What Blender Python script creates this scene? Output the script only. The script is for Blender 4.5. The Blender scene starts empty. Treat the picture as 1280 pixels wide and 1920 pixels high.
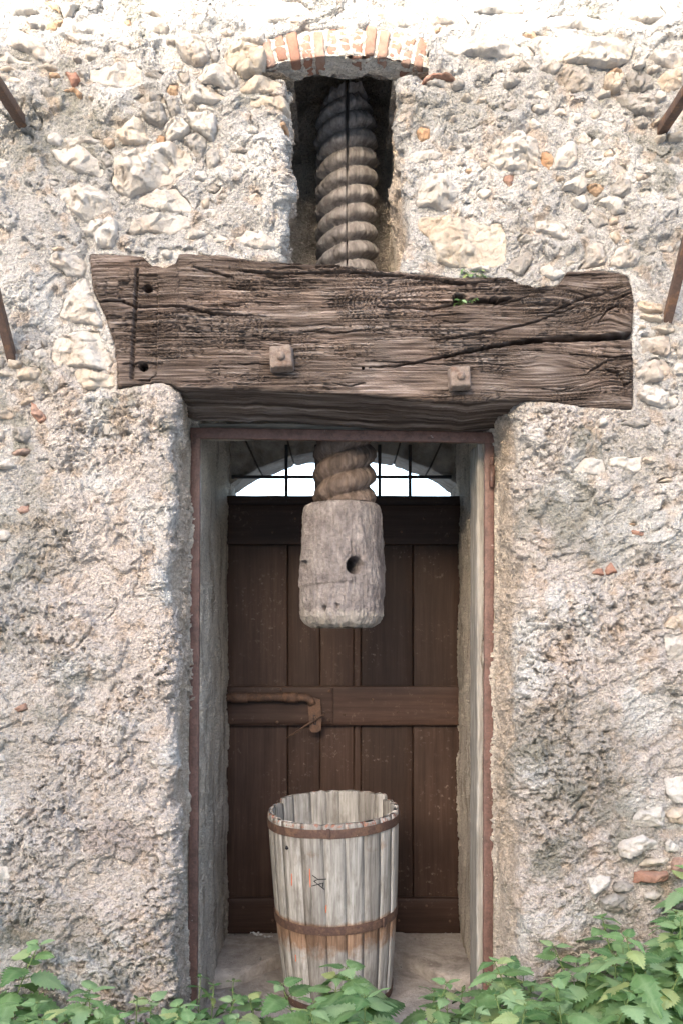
import bpy, math, random
import numpy as np
from mathutils import Vector, Matrix, Euler

# ------------------------------------------------------------------ camera, sky, sun, exposure
SC = bpy.context.scene
COL = SC.collection
F, D0, ZE, CX, CY = 1650.0, 2.60, 1.45, 643.0, 1160.0     # focal (px of the 1280x1920 photo), distance to wall face, eye height

cam_d = bpy.data.cameras.new('camera')
cam = bpy.data.objects.new('camera', cam_d); COL.objects.link(cam)
cam.location = (0, -D0, ZE); cam.rotation_euler = (math.pi / 2, 0, 0)
cam_d.sensor_fit = 'VERTICAL'; cam_d.sensor_height = 36.0; cam_d.sensor_width = 24.0
cam_d.lens = 36.0 * F / 1920.0
cam_d.shift_y = (CY - 960) / 1920.0; cam_d.shift_x = -(CX - 640) / 1920.0
cam_d.clip_start = 0.02; cam_d.clip_end = 3000
SC.camera = cam

SUN_EL, SUN_AZ = math.radians(15), math.radians(18)      # azimuth measured from behind the camera towards the left
world = bpy.data.worlds.new('World'); SC.world = world; world.use_nodes = True
wn = world.node_tree; bg = wn.nodes['Background']
sky = wn.nodes.new('ShaderNodeTexSky'); sky.sky_type = 'NISHITA'; sky.sun_disc = False
sky.sun_elevation = SUN_EL
sdir = Vector((-math.sin(SUN_AZ) * math.cos(SUN_EL), -math.cos(SUN_AZ) * math.cos(SUN_EL), math.sin(SUN_EL)))  # towards the sun
sky.sun_rotation = math.atan2(sdir.x, sdir.y)
sky.air_density = 0.8; sky.dust_density = 3.5; sky.ozone_density = 0.6
wn.links.new(sky.outputs[0], bg.inputs[0]); bg.inputs[1].default_value = 0.15
sun_d = bpy.data.lights.new('sun', 'SUN'); sun_d.energy = 2.0; sun_d.angle = math.radians(0.6); sun_d.color = (1.0, 0.94, 0.86)
sun = bpy.data.objects.new('sun', sun_d); COL.objects.link(sun)
sun.rotation_euler = sdir.to_track_quat('Z', 'Y').to_euler(); sun.location = sdir * 30
vs = SC.view_settings
vs.view_transform = 'Standard'; vs.look = 'None'; vs.gamma = 1.0; vs.use_curve_mapping = False
vs.exposure = 3.12
try:
    vs.use_white_balance = True; vs.white_balance_temperature = 6450; vs.white_balance_tint = 11
except Exception:
    pass
SC.cycles.use_adaptive_sampling = False; SC.cycles.max_bounces = 8; SC.cycles.diffuse_bounces = 5; SC.cycles.use_denoising = True

random.seed(7); RNG = np.random.default_rng(11)

# ------------------------------------------------------------------ helpers
def PX(px, Y): return (px - CX) * (D0 + Y) / F
def PZ(py, Y): return ZE - (py - CY) * (D0 + Y) / F
def P(px, py, Y=0.0): return (PX(px, Y), Y, PZ(py, Y))

_perm = {}
def _tab(seed):
    if seed not in _perm:
        r = np.random.default_rng(1000 + seed)
        p = r.permutation(256); _perm[seed] = np.concatenate([p, p, p])
        a = r.random(256) * 2 * np.pi
        _perm[('g', seed)] = (np.cos(a), np.sin(a))
    return _perm[seed], _perm[('g', seed)]

def perlin(x, y, seed=0):
    p, (gx, gy) = _tab(seed)
    x = np.asarray(x, float); y = np.asarray(y, float); x, y = np.broadcast_arrays(x, y)
    xi = np.floor(x).astype(np.int64); yi = np.floor(y).astype(np.int64)
    xf = x - xi; yf = y - yi; xi = xi & 255; yi = yi & 255
    u = xf * xf * xf * (xf * (xf * 6 - 15) + 10); v = yf * yf * yf * (yf * (yf * 6 - 15) + 10)
    def g(ix, iy, dx, dy):
        h = p[p[ix] + iy]; return gx[h] * dx + gy[h] * dy
    n00 = g(xi, yi, xf, yf); n10 = g(xi + 1, yi, xf - 1, yf); n01 = g(xi, yi + 1, xf, yf - 1); n11 = g(xi + 1, yi + 1, xf - 1, yf - 1)
    a = n00 + u * (n10 - n00); b = n01 + u * (n11 - n01)
    return (a + v * (b - a)) * 1.5

def fbm(x, y, oct=4, seed=0, gain=0.5):
    t = 0; a = 1.0; f = 1.0; n = 0
    for i in range(oct):
        t = t + a * perlin(x * f, y * f, seed + i); n += a; a *= gain; f *= 2.03
    return t / n * 1.6

def worley(x, y, seed=0):
    p, _ = _tab(seed); rj = np.random.default_rng(seed + 77).random((256, 2))
    xi = np.floor(x).astype(np.int64); yi = np.floor(y).astype(np.int64)
    best = np.full(np.shape(x), 9.0)
    for dx in (-1, 0, 1):
        for dy in (-1, 0, 1):
            cx = xi + dx; cy = yi + dy
            h = p[p[cx & 255] + (cy & 255)]
            d = (cx + rj[h, 0] - x) ** 2 + (cy + rj[h, 1] - y) ** 2
            best = np.minimum(best, d)
    return np.sqrt(best)

def sstep(a, b, x):
    t = np.clip((x - a) / (b - a), 0, 1); return t * t * (3 - 2 * t)

def poly_sd(pts, x, y):
    """signed distance to a closed polygon, negative inside"""
    pts = np.asarray(pts, float); n = len(pts)
    d = np.full(x.shape, 1e9); inside = np.zeros(x.shape, bool)
    for i in range(n):
        ax, ay = pts[i]; bx, by = pts[(i + 1) % n]
        ex, ey = bx - ax, by - ay
        t = np.clip(((x - ax) * ex + (y - ay) * ey) / (ex * ex + ey * ey + 1e-12), 0, 1)
        d = np.minimum(d, np.hypot(x - ax - t * ex, y - ay - t * ey))
        c = ((ay > y) != (by > y)) & (x < (bx - ax) * (y - ay) / (by - ay + 1e-12) + ax)
        inside ^= c
    return np.where(inside, -d, d)

def line_d(pts, x, y):
    """distance to an open polyline and the 0..1 position along it"""
    pts = np.asarray(pts, float); d = np.full(x.shape, 1e9); tt = np.zeros(x.shape); n = len(pts) - 1
    for i in range(n):
        ax, ay = pts[i]; bx, by = pts[i + 1]; ex, ey = bx - ax, by - ay
        t = np.clip(((x - ax) * ex + (y - ay) * ey) / (ex * ex + ey * ey + 1e-12), 0, 1)
        dd = np.hypot(x - ax - t * ex, y - ay - t * ey)
        tt = np.where(dd < d, (i + t) / n, tt); d = np.minimum(d, dd)
    return d, tt

def make_mesh(name, V, faces, smooth=True, attrs=None):
    """V (n,3) array; faces an (m,4)/(m,3) array or a list of index lists"""
    me = bpy.data.meshes.new(name)
    V = np.asarray(V, np.float32)
    if isinstance(faces, np.ndarray):
        m, k = faces.shape
        me.vertices.add(len(V)); me.vertices.foreach_set('co', V.ravel())
        me.loops.add(m * k); me.loops.foreach_set('vertex_index', faces.astype(np.int32).ravel())
        me.polygons.add(m)
        me.polygons.foreach_set('loop_start', np.arange(0, m * k, k, dtype=np.int32))
        me.update(calc_edges=True)
    else:
        me.from_pydata([tuple(map(float, v)) for v in V], [], faces); me.update()
    if smooth:
        me.polygons.foreach_set('use_smooth', np.ones(len(me.polygons), bool))
    for k, a in (attrs or {}).items():
        a = np.asarray(a, np.float32)
        if a.ndim == 1:
            at = me.attributes.new(k, 'FLOAT', 'POINT'); at.data.foreach_set('value', a)
        else:
            at = me.attributes.new(k, 'FLOAT_COLOR', 'POINT')
            at.data.foreach_set('color', np.concatenate([a, np.ones((len(a), 1), np.float32)], 1).ravel())
    me.validate()
    return me

def place(name, me, mat=None, parent=None):
    o = bpy.data.objects.new(name, me); COL.objects.link(o)
    if mat is not None and not me.materials: me.materials.append(mat)
    if parent is not None:
        o.parent = parent
        if '_w' in parent.keys(): o.matrix_parent_inverse = Matrix.Translation(-Vector(parent['_w']))
    return o

def obj(name, V, faces, mat, parent=None, smooth=True, attrs=None):
    return place(name, make_mesh(name, V, faces, smooth, attrs), mat, parent)

def thing(name, label, cat, loc=(0, 0, 0), group=None):
    o = bpy.data.objects.new(name, None); COL.objects.link(o); o.location = loc; o.empty_display_size = 0.1
    o['label'] = label; o['category'] = cat; o['_w'] = list(loc)
    if group: o['group'] = group
    return o

def tag(o, label=None, cat=None, group=None, kind=None):
    if label: o['label'] = label
    if cat: o['category'] = cat
    if group: o['group'] = group
    if kind: o['kind'] = kind
    return o

def grid_faces(nu, nv, wrap_u=False, wrap_v=False):
    """vertex index = i*nv + j"""
    iu = np.arange(nu if wrap_u else nu - 1); jv = np.arange(nv if wrap_v else nv - 1)
    I, J = np.meshgrid(iu, jv, indexing='ij'); I2 = (I + 1) % nu; J2 = (J + 1) % nv
    return np.stack([I * nv + J, I2 * nv + J, I2 * nv + J2, I * nv + J2], -1).reshape(-1, 4)

def box_v(x0, x1, y0, y1, z0, z1):
    V = [(x0, y0, z0), (x1, y0, z0), (x1, y1, z0), (x0, y1, z0), (x0, y0, z1), (x1, y0, z1), (x1, y1, z1), (x0, y1, z1)]
    Fc = [(0, 3, 2, 1), (4, 5, 6, 7), (0, 1, 5, 4), (1, 2, 6, 5), (2, 3, 7, 6), (3, 0, 4, 7)]
    return V, Fc

def rough_box(x0, x1, y0, y1, z0, z1, step=0.02, amp=0.002, freq=30, bev=0.004, seed=0, long_axis=None):
    """box subdivided to about `step`, edges rounded by `bev`, surface uneven by `amp`"""
    c = np.array([(x0 + x1) / 2, (y0 + y1) / 2, (z0 + z1) / 2]); h = np.array([x1 - x0, y1 - y0, z1 - z0]) / 2
    bev = min(bev, h.min() * 0.8)
    V = []; Fc = []; idx = {}
    lin = []
    for a in range(3):
        n = max(1, int(round(2 * h[a] / step)))
        e = np.linspace(-h[a] + bev, h[a] - bev, n + 1)
        lin.append(np.concatenate([[-h[a]], e, [h[a]]]))
    def vid(i, j, k):
        key = (i, j, k)
        if key not in idx:
            idx[key] = len(V); V.append((lin[0][i], lin[1][j], lin[2][k]))
        return idx[key]
    n = [len(l) for l in lin]
    for ax in range(3):
        o1, o2 = [(1, 2), (2, 0), (0, 1)][ax]
        for side in (0, n[ax] - 1):
            for a in range(n[o1] - 1):
                for b in range(n[o2] - 1):
                    q = []
                    for (da, db) in ((0, 0), (1, 0), (1, 1), (0, 1)):
                        t = [0, 0, 0]; t[ax] = side; t[o1] = a + da; t[o2] = b + db; q.append(vid(*t))
                    Fc.append(q if side else q[::-1])
    V = np.array(V)
    inner = np.clip(V, -h + bev, h - bev); dv = V - inner; L = np.linalg.norm(dv, axis=1, keepdims=True)
    V = np.where(L > 1e-9, inner + dv / np.maximum(L, 1e-9) * bev, V)
    nrm = np.where(L > 1e-9, dv / np.maximum(L, 1e-9), 0)
    W = V + c
    n1 = fbm(W[:, 0] * freq + W[:, 1] * freq * 0.7 + seed * 3.1, W[:, 2] * freq - W[:, 1] * freq * 0.6 + seed, 3, seed % 17)
    return W + nrm * (amp * n1)[:, None], [list(f) for f in Fc]

def tube(pts, r, seg=10, cap=True):
    pts = [Vector(p) for p in pts]; V = []; Fc = []
    rr = r if isinstance(r, (list, tuple)) else [r] * len(pts)
    up = None
    for i, p in enumerate(pts):
        t = (pts[min(i + 1, len(pts) - 1)] - pts[max(i - 1, 0)]).normalized()
        if up is None:
            up = Vector((0, 0, 1)) if abs(t.z) < 0.9 else Vector((1, 0, 0))
        a = t.cross(up).normalized(); b = a.cross(t).normalized(); up = b
        for k in range(seg):
            an = 2 * math.pi * k / seg
            V.append(p + a * (math.cos(an) * rr[i]) + b * (math.sin(an) * rr[i]))
    for i in range(len(pts) - 1):
        for k in range(seg):
            k2 = (k + 1) % seg; Fc.append([i * seg + k, i * seg + k2, (i + 1) * seg + k2, (i + 1) * seg + k])
    if cap:
        Fc.append(list(range(seg))[::-1]); Fc.append([(len(pts) - 1) * seg + k for k in range(seg)])
    return [tuple(v) for v in V], Fc

def merge(parts):
    V = []; Fc = []
    for v, f in parts:
        n = len(V); V += [tuple(p) for p in v]; Fc += [[i + n for i in q] for q in f]
    return V, Fc

# ------------------------------------------------------------------ materials
class N:
    def __init__(s, name, rough=0.9, spec=0.2):
        s.m = bpy.data.materials.new(name); s.m.use_nodes = True; s.t = s.m.node_tree
        s.b = s.t.nodes['Principled BSDF']; s.b.inputs['Roughness'].default_value = rough
        s.b.inputs['Specular IOR Level'].default_value = spec
        s.tc = s.t.nodes.new('ShaderNodeTexCoord')
    def new(s, t): return s.t.nodes.new(t)
    def link(s, a, b): s.t.links.new(a, b)
    def coord(s, scale=(1, 1, 1), rot=(0, 0, 0), kind='Object', loc=(0, 0, 0), rnd=0):
        mp = s.new('ShaderNodeMapping'); mp.inputs['Scale'].default_value = scale; mp.inputs['Rotation'].default_value = rot
        mp.inputs['Location'].default_value = loc
        s.link(s.tc.outputs[kind], mp.inputs[0])
        if rnd:
            oi = s.new('ShaderNodeObjectInfo'); ml = s.new('ShaderNodeMath'); ml.operation = 'MULTIPLY'; ml.inputs[1].default_value = rnd
            s.link(oi.outputs['Random'], ml.inputs[0]); s.link(ml.outputs[0], mp.inputs['Location'])
        return mp.outputs[0]
    def noise(s, co, scale=5, detail=5, rough=0.55, dist=0.0):
        n = s.new('ShaderNodeTexNoise'); n.inputs['Scale'].default_value = scale; n.inputs['Detail'].default_value = detail
        n.inputs['Roughness'].default_value = rough; n.inputs['Distortion'].default_value = dist
        s.link(co, n.inputs['Vector']); return n.outputs['Fac']
    def vor(s, co, scale=5, feature='F1'):
        n = s.new('ShaderNodeTexVoronoi'); n.inputs['Scale'].default_value = scale; n.feature = feature
        s.link(co, n.inputs['Vector']); return n.outputs['Distance']
    def ramp(s, fac, stops):
        r = s.new('ShaderNodeValToRGB'); s.link(fac, r.inputs[0]); e = r.color_ramp.elements
        while len(e) < len(stops): e.new(0.5)
        for k, (p, c) in enumerate(stops):
            e[k].position = p; e[k].color = (c if isinstance(c, tuple) else (c, c, c)) + (1,)
        return r.outputs[0]
    def mix(s, fac, a, b, mode='MIX'):
        m = s.new('ShaderNodeMix'); m.data_type = 'RGBA'; m.blend_type = mode
        for sock, v in ((m.inputs[0], fac), (m.inputs[6], a), (m.inputs[7], b)):
            if isinstance(v, (int, float)): sock.default_value = v
            elif isinstance(v, tuple): sock.default_value = v + (1,) if len(v) == 3 else v
            else: s.link(v, sock)
        return m.outputs[2]
    def math(s, op, a, b=0.0, c=None):
        m = s.new('ShaderNodeMath'); m.operation = op
        for sock, v in ((m.inputs[0], a), (m.inputs[1], b)) + (((m.inputs[2], c),) if c is not None else ()):
            if isinstance(v, (int, float)): sock.default_value = v
            else: s.link(v, sock)
        return m.outputs[0]
    def attr(s, name, fac=False):
        a = s.new('ShaderNodeAttribute'); a.attribute_name = name; return a.outputs['Fac' if fac else 'Color']
    def rand(s):
        return s.new('ShaderNodeObjectInfo').outputs['Random']
    def color(s, c):
        if isinstance(c, tuple): s.b.inputs['Base Color'].default_value = c + (1,)
        else: s.link(c, s.b.inputs['Base Color'])
    def bump(s, h, dist=0.002, strength=1.0, prev=None):
        b = s.new('ShaderNodeBump'); b.inputs['Distance'].default_value = dist; b.inputs['Strength'].default_value = strength
        s.link(h, b.inputs['Height'])
        if prev is not None: s.link(prev, b.inputs['Normal'])
        s.link(b.outputs[0], s.b.inputs['Normal']); return b.outputs[0]

def mat_mortar():
    n = N('lime_render', 0.95, 0.1); co = n.coord()
    f = n.mix(1.0, n.ramp(n.noise(co, 95, 6, 0.75), [(0.32, 0.62), (0.5, 1.0), (0.68, 1.22)]), n.ramp(n.noise(co, 300, 3, 0.6), [(0.32, 0.82), (0.55, 1.0), (0.7, 1.08)]), 'MULTIPLY')
    c = n.mix(1.0, n.attr('tint'), f, 'MULTIPLY')
    grit = n.ramp(n.vor(co, 170), [(0.0, (0.24, 0.2, 0.17)), (0.13, (1, 1, 1))])
    c = n.mix(0.5, c, n.mix(1.0, c, grit, 'MULTIPLY'))
    n.color(c)
    b = n.bump(n.noise(co, 150, 6, 0.75), 0.012, 1.0)
    n.bump(n.vor(co, 130), 0.008, 0.8, b)
    return n.m

def mat_stone(name, a, b, stain, amount=0.5, bump=0.004):
    n = N(name, 0.9, 0.15); co = n.coord(rnd=37.0)
    f1 = n.noise(co, 14, 6, 0.6); f2 = n.noise(co, 45, 6, 0.7); f3 = n.noise(co, 7, 4, 0.6, 0.5)
    c = n.mix(n.ramp(f1, [(0.35, 0.0), (0.65, 1.0)]), a, b)
    c = n.mix(n.math('MULTIPLY', n.ramp(f3, [(0.5, 0.0), (0.68, 1.0)]), amount), c, stain)
    hv = n.ramp(n.rand(), [(0.0, (0.86, 0.84, 0.82)), (0.5, (1.0, 0.98, 0.95)), (1.0, (1.06, 1.04, 1.02))])
    c = n.mix(1.0, c, hv, 'MULTIPLY')
    c = n.mix(1.0, c, n.ramp(f2, [(0.3, 0.78), (0.55, 1.0), (0.75, 1.1)]), 'MULTIPLY')
    n.color(c)
    bb = n.bump(n.noise(co, 42, 7, 0.72), bump * 3, 0.9); n.bump(n.noise(co, 150, 5, 0.7), bump * 0.9, 0.8, bb)
    return n.m

def mat_wood(name, dark, mid, light, along='x', fine=90.0, rough=0.85, attr_grain=False, bump=0.0015, stain=None, rnd=True, contrast=1.0, spots=None):
    n = N(name, rough, 0.25)
    k = 0.045
    sc = {'x': (k, 1, 1), 'y': (1, k, 1), 'z': (1, 1, k)}[along]
    co = n.coord(sc, rnd=23.0 if rnd else 0); iso = n.coord(rnd=11.0 if rnd else 0)
    g1 = n.noise(co, fine, 6, 0.65, 0.3); g2 = n.noise(co, fine * 3.2, 4, 0.6); p = n.noise(iso, 5, 5, 0.6)
    c = n.ramp(g1, [(0.30, dark), (0.5, mid), (0.70, light)])
    c = n.mix(1.0, c, n.ramp(g2, [(0.3, 1 - 0.3 * contrast), (0.6, 1.0), (0.8, 1 + 0.15 * contrast)]), 'MULTIPLY')
    c = n.mix(1.0, c, n.ramp(p, [(0.3, 0.78), (0.7, 1.15)]), 'MULTIPLY')
    if rnd:
        c = n.mix(1.0, c, n.ramp(n.rand(), [(0.0, (0.66, 0.64, 0.62)), (0.35, (0.92, 0.91, 0.89)), (1.0, (1.12, 1.11, 1.10))]), 'MULTIPLY')
    if spots:
        s = n.ramp(n.noise(iso, 55, 5, 0.7), [(0.58, 0.0), (0.70, 0.8)])
        c = n.mix(n.math('MULTIPLY', s, n.ramp(n.noise(iso, 5, 3, 0.5), [(0.46, 0.0), (0.60, 1.0)])), c, spots)
    if stain: c = stain(n, c, iso)
    n.color(c)
    b = n.bump(g1, bump, 0.8); n.bump(g2, bump * 0.6, 0.7, b)
    return n.m

def mat_beam():
    n = N('old_oak', 0.88, 0.2); co = n.coord((0.06, 1, 1)); iso = n.coord()
    gr = n.attr('grain', True); gw = n.attr('wear', True)
    g2 = n.noise(co, 210, 5, 0.65); p = n.noise(iso, 6, 5, 0.6)
    t = n.math('ADD', n.math('MULTIPLY', gr, 0.65), n.math('MULTIPLY', g2, 0.45))
    c = n.ramp(t, [(0.30, (0.016, 0.012, 0.009)), (0.50, (0.054, 0.041, 0.034)), (0.70, (0.125, 0.103, 0.090)), (0.95, (0.30, 0.27, 0.25))])
    c = n.mix(n.ramp(p, [(0.35, 0.0), (0.75, 0.55)]), c, n.mix(1.0, c, (1.0, 0.84, 0.70), 'MULTIPLY'))
    c = n.mix(n.math('MULTIPLY', n.ramp(gw, [(0.4, 0.0), (0.9, 1.0)]), 0.7), c, n.mix(1.0, c, (1.45, 1.42, 1.42), 'MULTIPLY'))
    n.color(c)
    b = n.bump(g2, 0.002, 0.9); n.bump(n.noise(n.coord((0.6, 1, 1)), 240, 5, 0.7), 0.003, 0.9, b)
    return n.m

def mat_iron(name, paint, rust, amount=0.5, flecks=None, rough=0.6):
    n = N(name, rough, 0.35); co = n.coord()
    f = n.noise(co, 28, 7, 0.7); f2 = n.noise(co, 120, 5, 0.65)
    c = n.mix(n.ramp(f, [(0.62 - amount * 0.3, 0.0), (0.74 - amount * 0.3, 1.0)]), paint, rust)
    c = n.mix(1.0, c, n.ramp(f2, [(0.3, 0.72), (0.7, 1.2)]), 'MULTIPLY')
    if flecks:
        s = n.ramp(n.noise(co, 75, 4, 0.6), [(0.67, 0.0), (0.72, 1.0)])
        c = n.mix(n.math('MULTIPLY', s, n.ramp(n.noise(co, 6, 3, 0.5), [(0.45, 0.1), (0.65, 1.0)])), c, flecks)
    n.color(c); b = n.bump(f, 0.0015, 0.6); n.bump(f2, 0.0012, 0.8, b)
    return n.m

def mat_soil():
    n = N('soil', 0.98, 0.1); co = n.coord()
    f = n.noise(co, 3, 8, 0.65); f2 = n.noise(co, 40, 6, 0.7)
    c = n.ramp(f, [(0.3, (0.035, 0.028, 0.02)), (0.55, (0.09, 0.072, 0.05)), (0.75, (0.07, 0.085, 0.03))])
    c = n.mix(1.0, c, n.ramp(f2, [(0.3, 0.6), (0.7, 1.25)]), 'MULTIPLY'); n.color(c); n.bump(f2, 0.02, 0.8)
    return n.m

def mat_leaf():
    n = N('nettle_leaf', 0.5, 0.35)
    v = n.attr('vein', True); r = n.rand(); iso = n.coord(rnd=9.0)
    a = n.ramp(r, [(0.0, (0.075, 0.165, 0.060)), (0.3, (0.14, 0.245, 0.090)), (0.6, (0.20, 0.325, 0.14)), (0.85, (0.28, 0.40, 0.21)), (1.0, (0.38, 0.42, 0.17))])
    c = n.mix(n.math('MULTIPLY', v, 0.55), a, n.mix(0.5, a, (0.36, 0.46, 0.25)))
    c = n.mix(1.0, c, n.ramp(n.noise(iso, 60, 4, 0.6), [(0.3, 0.82), (0.7, 1.15)]), 'MULTIPLY')
    n.color(c)
    tr = n.new('ShaderNodeBsdfTranslucent'); n.link(n.mix(1.0, c, (1.05, 1.2, 0.75), 'MULTIPLY'), tr.inputs[0])
    ms = n.new('ShaderNodeMixShader'); ms.inputs[0].default_value = 0.38
    out = n.t.nodes['Material Output']
    n.link(n.b.outputs[0], ms.inputs[1]); n.link(tr.outputs[0], ms.inputs[2]); n.link(ms.outputs[0], out.inputs[0])
    n.bump(n.math('SUBTRACT', 1.0, v), 0.0012, 0.5)
    return n.m

def mat_plain(name, c, rough=0.8, var=0.25, scale=40):
    n = N(name, rough, 0.25); co = n.coord()
    n.color(n.mix(1.0, n.mix(0.0, c, c), n.ramp(n.noise(co, scale, 5, 0.6), [(0.3, 1 - var), (0.7, 1 + var)]), 'MULTIPLY'))
    return n.m

M = {}
M['mortar'] = mat_mortar()
M['w'] = mat_stone('white_limestone', (0.55, 0.53, 0.495), (0.45, 0.425, 0.39), (0.47, 0.37, 0.28), 0.5)
M['c'] = mat_stone('cream_limestone', (0.52, 0.475, 0.41), (0.44, 0.385, 0.315), (0.44, 0.31, 0.21), 0.5)
M['g'] = mat_stone('grey_stone', (0.42, 0.405, 0.38), (0.33, 0.315, 0.29), (0.34, 0.27, 0.2), 0.4, 0.006)
M['o'] = mat_stone('ochre_stone', (0.46, 0.34, 0.24), (0.38, 0.27, 0.18), (0.42, 0.22, 0.11), 0.6)
M['b'] = mat_stone('terracotta', (0.34, 0.18, 0.13), (0.34, 0.225, 0.175), (0.40, 0.33, 0.28), 0.6)
M['dimstone'] = mat_stone('weathered_block', (0.46, 0.425, 0.38), (0.35, 0.315, 0.27), (0.12, 0.10, 0.08), 0.6, 0.006)
M['floor'] = mat_stone('worn_paving', (0.46, 0.42, 0.38), (0.36, 0.325, 0.29), (0.14, 0.12, 0.10), 0.6, 0.006)
M['beam'] = mat_beam()
M['door'] = mat_wood('brown_painted_boards', (0.030, 0.0165, 0.012), (0.046, 0.0255, 0.018), (0.064, 0.038, 0.028), 'z', 60, 0.55, bump=0.0008, contrast=0.5, spots=(0.17, 0.13, 0.11))
M['rail'] = mat_wood('brown_painted_rail', (0.033, 0.018, 0.0125), (0.050, 0.027, 0.0195), (0.066, 0.039, 0.028), 'x', 60, 0.55, bump=0.0008, contrast=0.5, spots=(0.14, 0.10, 0.085))
M['bar'] = mat_iron('grille_iron', (0.02, 0.021, 0.023), (0.05, 0.033, 0.025), 0.4)
M['frame'] = mat_iron('red_brown_painted_steel', (0.145, 0.082, 0.066), (0.095, 0.056, 0.045), 0.45, (0.5, 0.45, 0.42), 0.5)
M['rust'] = mat_iron('rusted_iron', (0.080, 0.048, 0.035), (0.12, 0.068, 0.044), 0.6, None, 0.75)
M['bracket'] = mat_iron('bracket_iron', (0.085, 0.055, 0.043), (0.15, 0.085, 0.05), 0.4, None, 0.6)
M['nut'] = mat_iron('weathered_nut', (0.17, 0.135, 0.112), (0.12, 0.08, 0.06), 0.45, None, 0.85)
M['hoop'] = mat_iron('rusty_hoop', (0.080, 0.047, 0.037), (0.125, 0.074, 0.05), 0.45, (0.36, 0.32, 0.20), 0.8)
M['screw'] = mat_wood('press_screw_wood', (0.12, 0.106, 0.099), (0.22, 0.203, 0.192), (0.32, 0.302, 0.29), 'z', 38, 0.85, rnd=False, bump=0.003)
M['head'] = mat_wood('press_head_wood', (0.19, 0.16, 0.142), (0.255, 0.222, 0.205), (0.33, 0.295, 0.272), 'z', 24, 0.88, rnd=False, bump=0.003, contrast=0.6)
def mat_head():
    n = N('press_head_wood', 0.9, 0.15); iso = n.coord(); co = n.coord((1, 1, 0.12))
    g = n.noise(co, 60, 6, 0.7); m1 = n.noise(iso, 16, 6, 0.7); m2 = n.noise(iso, 90, 5, 0.7)
    c = n.ramp(m1, [(0.30, (0.135, 0.115, 0.108)), (0.5, (0.215, 0.19, 0.18)), (0.72, (0.33, 0.30, 0.28))])
    c = n.mix(1.0, c, n.ramp(g, [(0.3, 0.72), (0.6, 1.05), (0.75, 1.15)]), 'MULTIPLY'); c = n.mix(1.0, c, n.ramp(m2, [(0.3, 0.72), (0.55, 1.0), (0.75, 1.2)]), 'MULTIPLY')
    k = n.ramp(n.math('ADD', n.attr('crust', True), n.math('MULTIPLY', n.math('SUBTRACT', n.noise(iso, 40, 5, 0.7), 0.5), 1.6)), [(0.7, 0.0), (1.0, 0.5)])
    c = n.mix(k, c, (0.40, 0.37, 0.32)); n.color(c)
    b = n.bump(g, 0.006, 0.9); n.bump(m2, 0.008, 1.0, b); return n.m
M['head'] = mat_head()
M['screw_low'] = mat_wood('oiled_screw_wood', (0.048, 0.035, 0.028), (0.108, 0.080, 0.064), (0.185, 0.147, 0.124), 'z', 30, 0.75, rnd=False, bump=0.003)
M['greywood'] = mat_wood('silvered_timber', (0.16, 0.145, 0.125), (0.29, 0.27, 0.24), (0.45, 0.43, 0.40), 'z', 60, 0.85)
M['greywood_x'] = mat_wood('silvered_plank', (0.14, 0.12, 0.095), (0.25, 0.22, 0.18), (0.36, 0.33, 0.27), 'x', 60, 0.85)
def stave_stain(n, c, iso):
    s = n.attr('rust', True)
    k = n.ramp(n.math('ADD', s, n.math('MULTIPLY', n.math('SUBTRACT', n.noise(iso, 22, 5, 0.65), 0.5), 1.3)), [(0.35, 0.0), (0.75, 0.85)])
    c = n.mix(k, c, n.mix(1.0, c, (0.66, 0.38, 0.22), 'MULTIPLY'))
    dm = n.noise(n.coord((1, 1, 0.35), rnd=31.0), 26, 5, 0.7); c = n.mix(n.ramp(dm, [(0.5, 0.0), (0.72, 0.8)]), c, n.mix(1.0, c, (0.48, 0.43, 0.38), 'MULTIPLY'))
    e = n.attr('redrim', True)
    k2 = n.ramp(n.math('ADD', e, n.math('MULTIPLY', n.math('SUBTRACT', n.noise(iso, 60, 4, 0.6), 0.5), 2.0)), [(0.75, 0.0), (0.95, 0.8)])
    return n.mix(k2, c, (0.26, 0.09, 0.05))
M['stave'] = mat_wood('silvered_staves', (0.19, 0.178, 0.162), (0.36, 0.35, 0.33), (0.50, 0.495, 0.475), 'z', 70, 0.85, stain=stave_stain)
M['ink'] = mat_plain('black_marker', (0.02, 0.02, 0.022)); M['redink'] = mat_plain('orange_chalk', (0.55, 0.14, 0.06))
M['soil'] = mat_soil(); M['leaf'] = mat_leaf()
M['stem'] = mat_plain('nettle_stem', (0.12, 0.17, 0.055)); M['pale'] = mat_plain('pale_plaster', (0.5, 0.46, 0.41))
M['white'] = mat_plain('white_scrap', (0.7, 0.7, 0.68))

# ------------------------------------------------------------------ layout traced on the wall face (photo pixels)
BEAM_TOP = [(165, 472), (230, 475), (268, 480), (284, 496), (310, 500), (330, 492), (337, 475), (420, 477), (480, 488), (560, 490), (640, 495), (720, 505),
            (780, 510), (850, 518), (950, 519), (975, 530), (1005, 538), (1046, 534), (1064, 508), (1120, 505), (1160, 509), (1180, 516)]
BEAM_BOT = [(218, 727), (300, 716), (345, 728), (400, 728), (500, 732), (600, 738), (700, 742), (800, 750), (880, 755), (940, 748), (1020, 750), (1100, 762), (1188, 766)]
BEAM_L = [(472, 165), (500, 168), (540, 172), (590, 195), (640, 213), (690, 218), (727, 219)]
BEAM_R = [(516, 1180), (560, 1190), (640, 1187), (700, 1189), (766, 1188)]
BY = -0.02     # beam face
beam_poly = [P(x, y, BY) for x, y in BEAM_TOP] + [P(x, y, BY) for y, x in BEAM_R[1:]] + [P(x, y, BY) for x, y in BEAM_BOT[::-1][1:]] + [P(x, y, BY) for y, x in BEAM_L[::-1][1:-1]]
beam_poly = [(p[0], p[2]) for p in beam_poly]

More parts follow.
